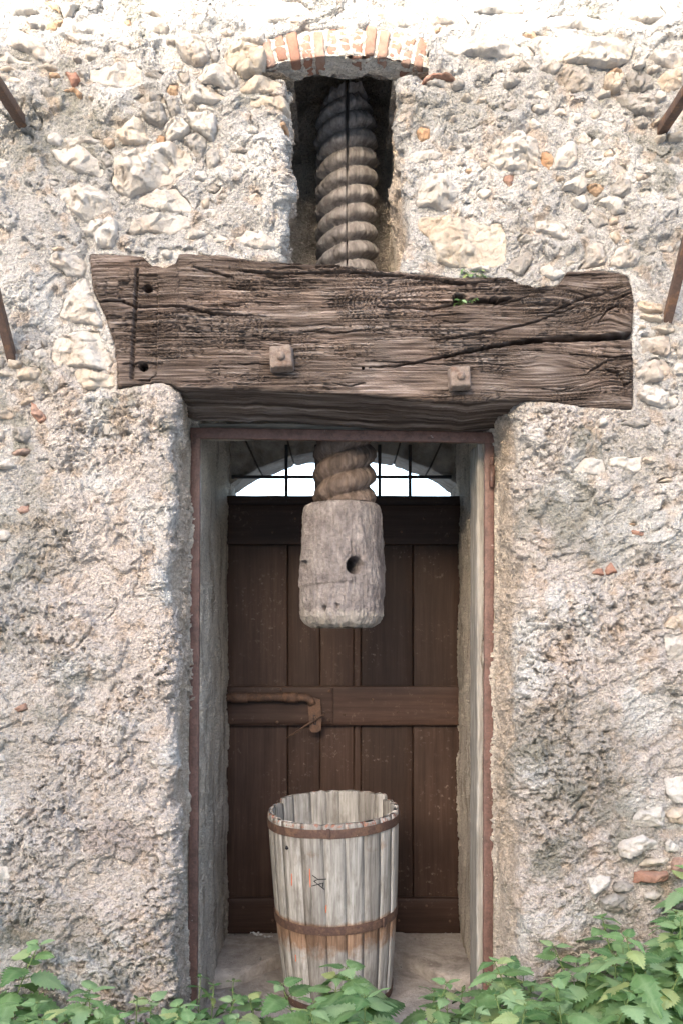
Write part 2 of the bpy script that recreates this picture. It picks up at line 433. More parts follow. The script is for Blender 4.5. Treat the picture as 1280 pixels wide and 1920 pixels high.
CROPS = {'A': (0, 0, 4.0), 'B': (280, 60, 4.364), 'C': (0, 430, 4.0), 'D': (740, 60, 4.086), 'E': (1000, 40, 3.918), 'F': (1020, 500, 4.173),
         'G': (1020, 1350, 4.265), 'H': (960, 900, 3.84), 'T': (0, 0, 2.0), 'U': (640, 0, 2.0), 'L': (0, 900, 3.2), 'Z': (0, 0, 1.0)}
# crop, stone kind, how far it stands out of the render in cm, outline
STONES = '''
A w 1.5 90,190 200,230 330,320 400,430 380,465 290,455 180,380 60,350 20,310
A w 1 0,400 60,400 150,440 260,460 210,490 80,470 0,450
A c 1 0,500 200,510 230,530 170,545 0,530
A w 1.2 0,545 60,560 180,580 130,620 0,600
A o 1 330,215 370,150 470,140 465,170 420,240
A w 2 450,50 560,40 640,20 560,70 550,110 490,135 460,90
A c 1 230,490 410,480 440,495 420,525 290,520
A b 1.4 475,540 570,530 615,605 540,655 520,600
A g 1.2 580,530 620,505 665,545 640,610 600,570
A w 1.2 670,520 780,485 890,480 890,455 1020,445 1040,490 1075,520 1080,600 1000,640 870,670 740,625 655,610
A w 1 370,610 430,600 450,640 400,660
A o .8 430,675 560,660 620,690 610,735 560,700
A o .8 345,545 440,540 450,575 380,590
A w 1 860,280 960,280 1005,340 970,360 890,330
A o .8 900,140 990,140 990,200 940,200
A g 1.4 1000,740 1140,705 1230,715 1250,770 1240,795 1060,790
A g 3 1060,802 1240,802 1265,920 1220,970 1120,935 1065,880
A c 2.8 870,990 910,990 1040,900 1070,915 1130,1060 1040,1110 920,1080 880,1040
A w 1.2 480,1025 740,1030 770,1050 740,1080 600,1080 520,1095
T w 2 180,555 300,548 375,600 397,640 380,665 300,655 240,620
A c 1.4 780,1030 860,1040 870,1100 830,1120 775,1080
A g 1.2 760,1120 850,1160 845,1240 800,1270 750,1190
A o .6 1150,1060 1190,1010 1240,1010 1240,1080 1160,1090
A w 1.5 20,20 150,10 270,30 290,80 200,110 90,100
A w 1.5 200,140 300,130 360,170 320,210 230,210
A w 1.2 520,180 640,150 800,170 850,230 700,260 560,240
A w 1.2 1020,20 1180,10 1270,60 1240,110 1080,100
A w 1.2 1040,170 1190,150 1280,190 1250,250 1110,250
A o .8 300,10 430,0 445,60 460,100 400,80
B w 3.2 215,70 270,20 330,70 440,50 490,150 495,240 440,290 370,305 270,220 230,160
B c 3 600,200 640,130 720,70 780,120 940,150 965,190 940,310 880,370 760,380 720,330 620,290
B w 1.5 720,60 780,15 945,10 955,90 850,100
B g 1.2 500,170 570,120 590,200 550,270 510,260
B w 3 380,400 440,340 450,290 560,285 680,310 740,410 700,480 640,490 540,450 420,435
B w 1 345,330 430,320 435,345 400,370 350,365
B g 1.2 220,330 330,320 345,400 325,475 260,420
B w 3 260,510 350,470 400,440 520,450 640,540 560,605 440,600 370,580 280,640 260,570
B o 1 120,500 170,430 245,440 250,540 180,550
B g 2 145,560 240,545 270,640 250,690 170,720 150,650
B g 1.2 290,612 340,590 390,605 398,665 300,660
B w 1.4 398,612 450,604 575,640 560,660 420,665
B g .9 560,605 610,580 625,630 590,655
B w 2.4 125,790 200,730 285,712 350,790 330,830 250,880 150,915 135,850
B w 2.2 292,690 480,665 560,690 550,800 520,900 440,860 360,800
B g 1.4 275,880 330,840 400,830 480,890 480,940 440,990 430,1070 400,1110 370,1060 360,980 310,930
B g 1.2 455,990 500,960 575,970 580,1040 540,1130 480,1130 455,1060
B c 1.6 720,490 830,390 870,370 1090,390 1092,470 960,508 800,512
B c 1.6 770,560 830,530 1000,516 1110,520 1122,600 1090,640 960,610 830,615
T w 3 428,590 490,575 560,550 640,538 720,570 732,625 665,660 660,690 540,720 490,740 440,720 412,680 430,640
T w 1.6 518,735 600,705 660,700 728,770 720,800 640,795 515,765
T w 1.4 480,870 510,820 600,800 715,805 715,850 640,880 560,870 500,885
T w 2.8 215,705 320,692 415,730 425,775 400,800 320,830 280,800 220,745
T w 2.4 310,870 340,825 400,815 445,830 440,890 420,932 370,928 350,890
B w 1.2 690,1680 800,1610 900,1610 1000,1680 1090,1720 1050,1760 960,1790 860,1780 740,1740
B w .9 260,1660 340,1610 470,1620 500,1650 400,1680 300,1700
B w 1.5 110,1800 150,1780 190,1800 170,1850 110,1840
B o .6 1060,740 1110,710 1120,770 1080,770
B c .7 420,1380 490,1350 500,1430 440,1450
C w 2.2 370,260 390,200 460,180 570,180 650,260 620,340 500,360 470,310
C c 1 370,150 410,125 480,125 520,150 470,160 400,165
C w 1.8 435,650 480,520 570,400 635,355 680,450 735,590 770,690 760,750 640,700 520,690
C w 1.8 380,890 440,810 600,765 745,762 800,870 850,1000 800,1058 640,1030 540,1030 420,1040 380,970
C c 1.6 515,1080 560,1042 690,1052 830,1088 866,1094 866,1180 720,1190 630,1210 580,1140
C w .9 185,880 240,850 280,880 220,910
C w 1 300,825 340,815 355,860 320,885
C w 1 230,950 260,900 360,890 372,960 300,975
C c 1.4 45,1030 70,980 180,985 170,1028 110,1042
C c 1.8 115,1090 125,1044 240,1035 310,1030 315,1080 270,1130 140,1130
C c 1.6 0,1060 40,1055 108,1080 90,1105 0,1115
C b 1.2 230,1390 230,1290 270,1310 360,1410 340,1440 290,1460
C c 1.2 150,1320 180,1270 250,1230 260,1280 200,1310
C g 1.8 80,1540 120,1480 200,1480 240,1540 200,1600 120,1590
C c 1.2 0,1350 60,1350 110,1390 90,1420 0,1420
C w 1 0,1490 30,1500 30,1570 0,1610
C w 1.4 0,1770 60,1730 120,1770 60,1795 0,1800
C b .8 70,1670 180,1640 240,1650 200,1690 100,1695
C w .8 300,600 330,580 350,640 310,650
C g 1.2 0,950 40,970 30,1050 0,1056
D w 2 340,100 400,40 480,20 740,50 900,80 1000,80 1080,180 1000,190 900,180 760,190 600,170 500,170 380,150
E w 2.6 24,190 34,100 300,90 560,130 740,200 700,290 590,330 440,340 380,330 200,310 60,300
D o 1 950,10 1070,0 1100,30 1060,75
D b 1.6 200,390 230,340 320,315 470,345 440,368 290,358 215,410
D g 1.4 230,385 300,364 430,374 415,430 260,420
D g 1.4 442,372 540,370 530,420 470,450 422,430
D g 1.2 880,260 960,230 1070,250 1060,290 960,300 880,295
D o .8 160,760 190,715 260,710 300,740 280,800 240,830 190,830
D w 1.2 90,960 120,920 230,880 300,890 370,940 330,980 200,1000 110,1010
D w 3 670,910 780,860 890,830 910,790 1000,780 1080,830 1105,900 1100,1060 980,1070 800,1060 730,1010
D w 2.4 160,1300 180,1180 240,1110 340,1085 400,1130 500,1210 480,1260 430,1290 440,1340 360,1370 290,1330 180,1330
D c 1.8 165,1500 190,1410 340,1400 540,1440 700,1460 820,1450 870,1530 860,1650 860,1770 800,1810 560,1810 430,1800 330,1760 300,1640 240,1560
D w .8 480,1340 505,1325 520,1390 490,1400
D c .9 780,1400 840,1410 890,1430 850,1455 800,1440
D c .8 610,1040 690,980 720,1020 680,1050
D b .6 830,1090 910,1080 910,1180 870,1200 830,1140
D g 1.4 820,390 880,330 980,340 960,400 850,425
D w 1.6 560,1820 620,1800 720,1790 740,1840 690,1840 590,1835
D o .7 530,1050 580,1040 590,1080 550,1090
D g 1.4 840,1820 900,1740 1000,1680 1080,1740 1000,1830 960,1870
E w 2.4 150,1000 180,930 260,890 310,910 325,1040 260,1090 150,1100
E o .5 50,960 140,940 148,1050 120,1115 50,1080
E w 1.8 30,360 60,320 130,300 215,320 190,370 140,400
E g 1.8 200,410 230,345 400,350 435,400 430,480 370,530 230,530 195,460
E c 2.4 515,395 655,400 630,510 580,520 520,480
E g 2 665,410 700,380 850,390 890,490 800,530 690,520
E g 1.8 600,550 720,532 830,552 930,640 880,700 740,690 650,630
E w 1.8 860,570 930,500 975,520 960,580 910,610
E c 1.6 892,430 960,382 1040,364 1097,400 1097,470 980,530 900,480
E w 1.8 700,350 760,300 820,250 825,310 780,365
E w 1.8 830,340 875,318 965,372 930,385 830,385
E w 1.8 840,255 960,230 1097,260 1097,340 985,350 885,312
E o 1 530,370 590,345 680,352 650,385 540,390
E g 1.4 710,710 760,700 850,735 830,780 760,785
E c 1.2 850,740 940,705 930,740 880,770
E c 1.6 890,850 960,830 970,880 910,890
E c 1.6 980,830 1060,820 1097,840 1097,880 990,885
E w 2 200,1230 230,1180 340,1140 380,1160 390,1240 340,1265 290,1240
E o 1.2 392,1212 510,1190 550,1240 460,1280 410,1260
E g 1.8 560,1220 610,1150 680,1145 720,1190 700,1280 640,1310 570,1280
E w 1.8 270,1300 370,1280 400,1340 370,1380 320,1370
E w 2 440,1330 500,1290 560,1285 660,1340 680,1400 580,1420 520,1360
E w 1.2 0,1470 120,1455 230,1480 270,1590 200,1600 60,1550 0,1560
E w 2.6 370,1670 420,1640 520,1620 548,1760 515,1800 330,1820 380,1740
E w 2.4 558,1750 600,1670 700,1660 800,1710 740,1800 620,1820 552,1800
E c 1.6 540,1560 600,1550 660,1590 600,1650 560,1600
E c 1.4 640,1630 680,1600 710,1625 690,1660
E w 2 0,1810 100,1800 240,1830 210,1890 130,1910 40,1850
E c 1 210,1770 310,1730 320,1780 250,1810
E w 1.4 1050,1200 1097,1180 1130,1200 1130,1310 1060,1270
E g 1.4 380,1440 440,1370 540,1420 550,1500 450,1530
E c 1.2 550,1450 630,1420 620,1490 550,1510
E c 1.2 1020,1740 1130,1740 1130,1810 1050,1800
E c 1.2 1060,1690 1130,1650 1130,1720 1050,1720
E w 1.2 450,520 560,510 580,540 460,570
F c 1.2 725,280 760,265 940,290 920,360 800,355 730,330
F c 1.8 730,390 770,370 910,400 915,445 850,435 740,410
F c 1.8 835,470 900,460 1030,475 1020,520 940,525 840,500
F w 2 725,600 760,545 970,545 990,650 960,712 850,688 760,692
F w 2 710,820 800,740 860,718 950,718 990,790 980,850 900,890 800,900 770,860 710,880
F w 1.2 994,680 1030,670 1020,720 990,716
F w 1.6 1042,660 1120,620 1120,730 1042,720
F w 1.6 995,800 1042,745 1120,760 1120,850 1020,850
F w 1.6 720,1000 780,920 960,960 1050,1000 1060,1080 1000,1110 860,1090 760,1050
F w 1.6 405,1210 440,1170 490,1190 495,1240 420,1250
F w 1 205,1610 250,1540 320,1490 470,1490 490,1600 440,1640 340,1630
F w 1 496,1500 620,1480 770,1475 770,1590 690,1610 560,1560 502,1560
F c .8 880,1680 960,1650 1030,1670 980,1690
F c 1.2 720,450 800,447 795,490 730,490
F g 1 560,1230 700,1180 840,1190 860,1240 700,1260
G w 2.2 690,820 750,730 820,720 930,690 970,750 930,875 840,860 740,860
G w 2.6 580,1010 640,960 780,910 930,990 930,1040 800,1050 660,1110 600,1090
G c 1.8 750,1170 820,1110 1000,1090 1000,1140 850,1180
G b 1.8 720,1220 990,1210 1000,1280 960,1295 725,1310
G b 1.8 1010,1200 1020,1100 1140,1100 1140,1240 1060,1275
G w 1.6 960,990 1000,950 1070,1000 1060,1050 980,1065
G w 1.6 335,1260 420,1245 530,1250 520,1310 440,1400 400,1480 370,1380
G g 2 450,1440 560,1390 640,1395 690,1400 660,1480 560,1560 470,1520
G w 1.4 970,480 1140,440 1140,680 1040,670 970,590
G c 1.4 980,760 1040,710 1140,700 1140,840 1000,830
G g 1.4 540,1330 620,1290 715,1325 640,1375 550,1375
G w 1 790,1390 880,1370 960,1400 900,1440 800,1440
G g 1.4 470,1570 560,1580 580,1660 500,1700 460,1630
H b .9 560,680 610,640 660,625 665,690
H b .9 675,635 705,585 765,665 675,690
H b .7 835,345 900,360 990,380 960,400 860,395
H w 1.4 1090,1095 1260,1090 1260,1300 1120,1310 1085,1200
H c 1.4 1092,1040 1140,980 1260,960 1260,1070 1150,1085 1092,1070
H o .6 835,310 890,300 895,325 850,325
U w 1.6 450,20 560,10 690,15 680,45 570,40 460,45
U w 1.6 310,50 420,10 480,88 340,95
U w 1.2 720,60 900,50 1010,70 980,110 800,100 
U w 1.4 1050,20 1180,15 1230,60 1150,90 1060,70
U o .7 345,105 372,98 380,120 350,125
L w 1.2 0,280 50,300 75,340 30,370 0,360
L b .8 80,170 170,150 180,190 120,210
L b .8 80,1370 150,1340 170,1380 110,1400
L w .9 0,1640 25,1650 30,1690 0,1710
Z w 1.2 0,1615 18,1625 20,1650 0,1662
Z w 1.2 690,18 770,10 800,40 740,50
Z w 1.4 440,8 560,0 600,25 520,44 450,36
'''
stones = []
for ln in STONES.strip().splitlines():
    t = ln.split(); ox, oy, sc = CROPS[t[0]]
    pts = [tuple(map(float, q.split(','))) for q in t[3:]]
    w = [P(ox + x / sc, oy + y / sc, -0.005) for x, y in pts]
    w = np.array([(q[0], q[2]) for q in w])
    if np.sum(w[:, 0] * np.roll(w[:, 1], -1) - np.roll(w[:, 0], -1) * w[:, 1]) < 0: w = w[::-1]
    # a stone cut by the picture's edge goes on a little beyond it
    w[:, 0] = np.where(w[:, 0] < PX(2, 0), w[:, 0] - 0.05, w[:, 0])
    stones.append([t[1], float(t[2]) * 0.0125 + 0.002, w])
rs = random.Random(31)
cent = [(s_[2].mean(0), 0.5 * float(np.ptp(s_[2], axis=0).max())) for s_ in stones]
tries = 0; added = 0
while added < 70 and tries < 4000:
    tries += 1
    px = rs.uniform(0, 1280); py = rs.choice([rs.uniform(60, 470), rs.uniform(60, 470), rs.uniform(520, 900)])
    if 480 < px < 800 and py < 480: continue
    if 150 < px < 1200 and py > 455: continue
    if py > 520 and 40 < px < 1195: continue
    x, _, z = P(px, py, 0); r0 = rs.uniform(0.010, 0.026)
    gap = min(math.hypot(c_[0] - x, c_[1] - z) - r_ * 0.95 for c_, r_ in cent)
    if not (r0 * 0.75 < gap < 0.075): continue
    m_ = rs.randint(5, 7); a0 = rs.random() * 6; el = rs.uniform(0.55, 0.95); an_ = [a0 + 6.283 * (k + rs.uniform(-0.25, 0.25)) / m_ for k in range(m_)]
    w = np.array([(x + r0 * 1.25 * math.cos(a) * rs.uniform(0.75, 1.15), z + r0 * el * math.sin(a) * rs.uniform(0.75, 1.15)) for a in an_])
    stones.append([rs.choice('wwwcgg'), rs.uniform(0.008, 0.02), w]); cent.append((np.array((x, z)), r0)); added += 1
# stones beyond the picture's edge, so that the wall goes on
for k in range(60):
    side = -1 if k % 2 else 1
    cx = side * (1.15 + 0.9 * random.random()); cz = 0.5 + 3.4 * random.random(); r = 0.03 + 0.05 * random.random()
    if any(np.hypot(*(np.mean(s[2], 0) - (cx, cz))) < 0.15 for s in stones): continue
    an = np.linspace(0, 2 * np.pi, 8)[:-1]
    w = np.stack([cx + r * 1.3 * np.cos(an) * (0.8 + 0.4 * RNG.random(7)), cz + r * 0.8 * np.sin(an) * (0.8 + 0.4 * RNG.random(7))], 1)
    stones.append([random.choice('wwcg'), 0.012 + 0.012 * random.random(), w])

# ------------------------------------------------------------------ the setting: ground, threshold
def ground():
    xs = np.concatenate([-np.geomspace(900, 2.2, 18), np.linspace(-2, 2, 60), np.geomspace(2.2, 900, 18)])
    ys = np.concatenate([-np.geomspace(900, 2.2, 18), np.linspace(-2, 2, 60), np.geomspace(2.2, 900, 18)])
    X, Y = np.meshgrid(xs, ys, indexing='ij')
    near = np.exp(-(X ** 2 + Y ** 2) / 9)
    Z = 0.02 * fbm(X * 1.5, Y * 1.5, 4, 60) * near
    o = obj('ground', np.stack([X, Y, Z], -1).reshape(-1, 3), grid_faces(len(xs), len(ys)), M['soil'])
    tag(o, 'dark earth ground at the foot of the wall', kind='structure')
ground()

def slab(name, edge_fn, x0, x1, y1, z, thick, seed, label):
    """paving slab whose front edge follows edge_fn(x); worn rounded front"""
    nx, ny = 60, 40
    xs = np.linspace(x0, x1, nx); V = []
    for x in xs:
        y0 = edge_fn(x)
        prof = [(y0 + 0.004, z - thick), (y0, z - thick * 0.6), (y0 - 0.004, z - 0.018), (y0 + 0.003, z - 0.005), (y0 + 0.014, z)]
        prof += [(y0 + 0.014 + (y1 - y0 - 0.014) * t, z) for t in np.linspace(0, 1, ny - 5 + 1)[1:]]
        V += [(x, a, b) for a, b in prof]
    V = np.array(V); X, Y = V[:, 0], V[:, 1]
    V[:, 2] += 0.012 * fbm(X * 6, Y * 6, 4, seed); V[:, 1] += 0.010 * fbm(X * 9 + 5, V[:, 2] * 14, 3, seed + 3) * (Y < y1 - 0.05)
    o = obj(name, V, grid_faces(nx, ny)[:, ::-1], M['floor']); tag(o, label, kind='structure'); return o
def back_edge(x):
    return float(np.interp(x, [-0.6, -0.385, -0.30, -0.228, -0.1, 0.08, 0.186, 0.28, 0.357, 0.6], [0.54, 0.57, 0.66, 0.75, 0.79, 0.79, 0.76, 0.67, 0.57, 0.50]))
slab('threshold', back_edge, -0.60, 0.60, 1.6, 0.172, 0.10, 61, 'raised worn stone threshold below the brown door')
slab('threshold_floor', lambda x: -0.06 + 0.03 * math.sin(x * 5), -0.60, 0.60, 0.85, 0.126, 0.15, 65, 'lower stone floor of the doorway under the wooden tub')

# ------------------------------------------------------------------ the wall
WALL = thing('stone_wall', 'thick rubble stone wall with crumbling pale render around the doorway', 'wall', (0, 0.3, 0))

def path_points(poly, rad, side):
    """rounded polyline from the outer front to the back of the reveal; returns dense points with s = X on the front"""
    pts = [np.array(p, float) for p in poly]; out = [pts[0]]
    for i in range(1, len(pts) - 1):
        a, b, c = pts[i - 1], pts[i], pts[i + 1]
        r = rad[i - 1]; u = (a - b) / np.linalg.norm(a - b); v = (c - b) / np.linalg.norm(c - b)
        p0 = b + u * r; p2 = b + v * r
        for t in np.linspace(0, 1, 10): out.append((1 - t) ** 2 * p0 + 2 * t * (1 - t) * b + t * t * p2)
    out.append(pts[-1]); out = np.array(out)
    L = np.concatenate([[0], np.cumsum(np.linalg.norm(np.diff(out, axis=0), axis=1))])
    s = poly[0][0] + L if side < 0 else poly[0][0] - L
    d = np.gradient(out, L, axis=0); d /= np.linalg.norm(d, axis=1, keepdims=True)
    # outward normal: towards the viewer on the front (0,-1)
    nrm = np.stack([d[:, 1], -d[:, 0]], 1) if side < 0 else np.stack([-d[:, 1], d[:, 0]], 1)
    return s, out, nrm

def relief(s, z, lower):
    """height of the render above its mean plane, in metres (towards the viewer)"""
    wx = s + 0.010 * fbm(s * 14, z * 14, 3, 1); wz = z + 0.010 * fbm(s * 14 + 9, z * 14 + 4, 3, 2)
    rough = 1.35 * sstep(-0.3, 0.4, fbm(s * 2.6, z * 2.6, 4, 3))
    h = 0.016 * fbm(s * 1.9, z * 1.9, 3, 4) + 0.010 * fbm(wx * 7, wz * 7, 4, 5)
    def nod(f, sd): return np.sqrt(np.maximum(0, 1 - (worley(wx * f, wz * f, sd) / 0.78) ** 2))
    n1, n2, n3 = nod(24, 6), nod(55, 7), nod(105, 10)
    fl = fbm(wx * 5.5, wz * 5.5, 4, 8)
    flake = 0.015 * (sstep(-0.025, 0.015, fl) - 0.5) + 0.009 * (sstep(0.27, 0.30, fl + 0.15 * fbm(wx * 25, wz * 25, 2, 9)))
    # trowelled strokes rising to the right
    u = (s * 0.78 + z * 0.62); v = (-s * 0.62 + z * 0.78)
    st = fbm(u * 9, v * 30, 4, 12); stroke = 0.008 * sstep(0.0, 0.35, st)
    fine = 0.0030 * fbm(wx * 60, wz * 60, 4, 13, 0.7) + 0.0016 * perlin(s * 190, z * 190, 16)
    pit = -0.014 * sstep(0.36, 0.45, fbm(wx * 24, wz * 30, 3, 14)) - 0.008 * sstep(0.40, 0.48, fbm(wx * 60, wz * 66, 3, 17))
    right = sstep(0.45, 0.8, s)
    cr = fbm(wx * 4.2 + 3, wz * 4.2, 3, 18); crk = -0.016 * sstep(0.030, 0.006, np.abs(cr)) * sstep(0.0, 0.3, fbm(s * 3, z * 3, 2, 19))
    up = h + (0.0070 * n1 + 0.0085 * n2 + 0.0060 * n3) * (0.45 + 0.55 * rough) + flake + fine + crk
    lo = h * 0.7 + (0.0040 * n1 + 0.0082 * n2 + 0.0074 * n3) * (0.25 + 0.70 * rough) + flake * 0.75 + fine * 1.1 + pit * (0.3 + 0.6 * rough) + crk * 0.5 + stroke * (0.25 + 0.75 * right)
    t = sstep(1.75, 2.35, z + 0.25 * fbm(s * 2, z * 2, 2, 15))
    far = sstep(2.0, 1.6, np.abs(s))
    return (lo * (1 - t) + up * t) * (0.1 + 0.9 * far) - 0.006

def tint(s, z, depth):
    grey = np.array([0.46, 0.445, 0.42]); warm = np.array([0.57, 0.505, 0.45]); pale = np.array([0.62, 0.60, 0.565])
    lich = np.array([0.25, 0.245, 0.205]); ochre = np.array([0.47, 0.35, 0.25]); plum = np.array([0.27, 0.215, 0.195])
    w = sstep(2.45, 1.7, z + 0.55 * fbm(s * 1.6, z * 1.6, 3, 20))[..., None]
    # greyer towards the outer left and right of the picture
    gl = (sstep(-0.70, -1.02, s + 0.12 * fbm(s * 3, z * 3, 3, 26)) * 0.75 + sstep(0.80, 1.05, s + 0.12 * fbm(s * 3, z * 3, 3, 27)) * 0.4)[..., None]
    c = grey * (1 - w * (1 - gl)) + warm * w * (1 - gl)
    k = sstep(0.0, 0.5, fbm(s * 3.1 + 4, z * 3.1, 4, 21))[..., None] * 0.95
    c = c * (1 - k) + pale * k
    k = (sstep(0.10, 0.5, fbm(s * 9, z * 9, 5, 22)) * sstep(-0.2, 0.4, fbm(s * 1.7, z * 1.7 + 7, 3, 23)))[..., None] * 0.72
    c = c * (1 - k) + lich * k
    k = sstep(0.22, 0.5, fbm(s * 13 + 2, z * 13, 4, 24))[..., None] * 0.45
    c = c * (1 - k) + ochre * k
    # a few stains with a place of their own
    for (px, py, rx, ry, col, a) in ((1070, 1420, 130, 130, lich, 0.5), (1130, 1000, 120, 70, lich, 0.45), (1160, 860, 90, 60, lich, 0.4), (60, 1000, 90, 130, lich, 0.45), (1180, 1560, 60, 60, lich, 0.5), (60, 1730, 120, 70, lich, 0.4), (850, 200, 120, 60, lich, 0.4), (120, 260, 140, 80, lich, 0.45), (1040, 960, 90, 60, lich, 0.6), (1040, 1600, 60, 50, lich, 0.45), (225, 1570, 70, 45, plum, 0.65),
                                     (40, 1400, 90, 120, lich, 0.3), (640, 120, 400, 60, pale, 0.5), (150, 1500, 200, 250, warm, 0.4), (980, 830, 60, 60, pale, 0.4)):
        x0, _, z0 = P(px, py, 0); q = ((s - x0) / (rx * D0 / F)) ** 2 + ((z - z0) / (ry * D0 / F)) ** 2
        k = (sstep(1.3, 0.2, q + 0.9 * fbm(s * 12, z * 12, 4, 25)) * a)[..., None]
        c = c * (1 - k) + col * k
    # smoother beige plaster inside the opening
    k0 = (sstep(0.02, 0.10, depth) * 0.75)[..., None]; c = c * (1 - k0) + np.array([0.56, 0.46, 0.36]) * k0
    k = sstep(0.21, 0.28, depth)[..., None]
    beige = np.array([0.58, 0.52, 0.44]) * (1 + 0.25 * fbm(s * 9, z * 4, 4, 28))[..., None]
    smear = sstep(0.1, 0.55, fbm(s * 14, z * 3, 4, 29))[..., None] * 0.6
    beige = beige * (1 - smear) + np.array([0.24, 0.20, 0.155]) * smear
    return c * (1 - k) + beige * k

def stone_mask(X, Z, Y0):
    """how far the render is sunk behind and around the set-in stones"""
    sink = np.zeros(X.shape)
    calm = np.zeros(X.shape)
    for i, (kind, pr, w) in enumerate(stones):
        lo = w.min(0) - 0.03; hi = w.max(0) + 0.03
        m = (X > lo[0]) & (X < hi[0]) & (Z > lo[1]) & (Z < hi[1]) & (Y0 < 0.05)
        if not m.any(): continue
        sd = poly_sd(w, X[m], Z[m])
        jit = 0.5 + 0.5 * np.sin(i * 12.9)
        sdn = sd + 0.009 * fbm(X[m] * 26, Z[m] * 26, 3, 31) + 0.003; s_in = 0.05 * sstep(-0.001, -0.007, sdn)
        joint = 0.011 * max(0.0, jit - 0.35) * (pr > 0.015) * sstep(0.018, 0.003, np.abs(sd)) * sstep(-0.1, 0.3, fbm(X[m] * 20, Z[m] * 20, 2, 30 + i % 9))
        sink[m] = np.maximum(sink[m], s_in + joint); calm[m] = np.maximum(calm[m], sstep(0.03, 0.0, sd))
    return sink, calm

wallV = []; wallF = []; wallT = []; nbase = 0
def add_patch(Px, Py, Pz, tint_c, flip, keep=None):
    global nbase
    nu, nv = Px.shape
    V = np.stack([Px, Py, Pz], -1).reshape(-1, 3); f = grid_faces(nu, nv)
    if flip: f = f[:, ::-1]
    if keep is not None: f = f[keep.reshape(-1)[f].all(1)]
    wallV.append(V); wallF.append(f + nbase); wallT.append(tint_c.reshape(-1, 3)); nbase += len(V)

STEP = 0.0041
def zlines(z0, z1, fine0=0.16, fine1=3.42):
    out = [z0]; z = z0
    while z < z1 - 1e-6:
        st = STEP if fine0 < z < fine1 else 0.02 if z < fine0 else min(0.1, STEP + (z - fine1) * 0.2)
        z = min(z + st, z1); out.append(z)
    if out[-1] - out[-2] < 0.002: out.pop(-2)
    return np.array(out)

def wrap_patch(poly, rad, side, z0, z1, corner_amp, seed):
    S, pts, nrm = path_points(poly, rad, side)
    s_c = S[0]; depth = pts[:, 1]
    # sample positions along the path
    lst = []; s = S[0]; sg = -side
    tot = abs(S[-1] - S[0]); t = 0.0
    while t < tot:
        lst.append(t)
        ss = S[0] + sg * t; x = np.interp(t, np.abs(S - S[0]), pts[:, 0]); y = np.interp(t, np.abs(S - S[0]), pts[:, 1])
        if abs(x) > 1.12: st = 0.0075 if abs(x) < 1.7 else min(0.08, 0.0075 + (abs(x) - 1.7) * 0.15)
        elif y > 0.30: st = 0.011
        else: st = STEP
        t += st
    lst.append(tot); t = np.array(lst)
    a = np.abs(S - S[0])
    x = np.interp(t, a, pts[:, 0]); y = np.interp(t, a, pts[:, 1]); nx = np.interp(t, a, nrm[:, 0]); ny = np.interp(t, a, nrm[:, 1])
    s = S[0] + sg * t
    z = zlines(z0, z1)
    Sg, Zg = np.meshgrid(s, z, indexing='ij')
    Y0 = np.broadcast_to(y[:, None], Sg.shape); X0 = np.broadcast_to(x[:, None], Sg.shape)
    h = relief(Sg, Zg, True)
    calm_depth = 1 - 0.62 * sstep(0.16, 0.28, Y0)
    sink, calm = stone_mask(X0, Zg, Y0)
    h = h * calm_depth * (1 - 0.6 * calm) - sink
    bs = poly_sd(beam_poly, X0, Zg); bs = np.where(Y0 < 0.15, bs, 1.0)
    h = h * (1 - 0.7 * sstep(0.02, 0.0, bs)) + 0.006 * sstep(0.02, 0.003, bs) - 0.10 * sstep(0.001, -0.012, bs)
    # the arris wanders
    xc = pts[:, 0][np.argmin(np.abs(pts[:, 1] - 0.03))]
    near = np.exp(-((X0 - xc) / 0.10) ** 2) * sstep(0.30, 0.05, Y0)
    wob = corner_amp * fbm(Zg * 3.5 + seed, Zg * 0 + seed, 4, 40)
    Px = X0 + nx[:, None] * h + near * wob; Py = Y0 + ny[:, None] * h
    add_patch(Px, Py, np.array(Zg), tint(Sg, Zg, Y0), flip=(side > 0))

ZS = 2.30; ZT = 3.04
wrap_patch([(-3.0, 0), (-0.506, 0), (-0.510, 0.245), (-0.468, 0.27), (-0.474, 1.30)], [0.035, 0.01, 0.01], -1, -0.05, ZS, 0.016, 1)
wrap_patch([(3.0, 0), (0.530, 0), (0.502, 0.245), (0.464, 0.27), (0.474, 1.30)], [0.06, 0.01, 0.01], 1, -0.05, ZS, 0.018, 5)
wrap_patch([(-3.0, 0), (-0.180, 0), (-0.196, 0.90)], [0.022], -1, ZS, ZT, 0.012, 9)
wrap_patch([(3.0, 0), (0.177, 0), (0.176, 0.90)], [0.022], 1, ZS, ZT, 0.012, 13)
# above the niche
ARCH_C = (0.005, 2.262); ARCH_R = 0.85          # soffit circle of the brick arch
def soffit_z(x): return ARCH_C[1] + np.sqrt(np.maximum(0, ARCH_R ** 2 - (x - ARCH_C[0]) ** 2))
xs = [0.0]; 
while xs[-1] < 3.0: xs.append(xs[-1] + (STEP if xs[-1] < 1.12 else 0.0075 if xs[-1] < 1.7 else min(0.08, 0.0075 + (xs[-1] - 1.7) * 0.15)))
xs = np.array(xs); xs = np.concatenate([-xs[:0:-1], xs]); z = zlines(ZT, 4.7)
Sg, Zg = np.meshgrid(xs, z, indexing='ij')
sink, calm = stone_mask(Sg, Zg, Sg * 0)
hb = relief(Sg, Zg, False) * (1 - 0.6 * calm) - sink
hole = (np.abs(Sg - ARCH_C[0]) < 0.245) & (Zg < soffit_z(Sg) + 0.035)
hb = hb - 0.05 * (sstep(0.245, 0.235, np.abs(Sg - ARCH_C[0])) * sstep(soffit_z(Sg) + 0.086, soffit_z(Sg) + 0.07, Zg))
add_patch(Sg, -hb, Zg, tint(Sg, Zg, Sg * 0), False, ~hole)
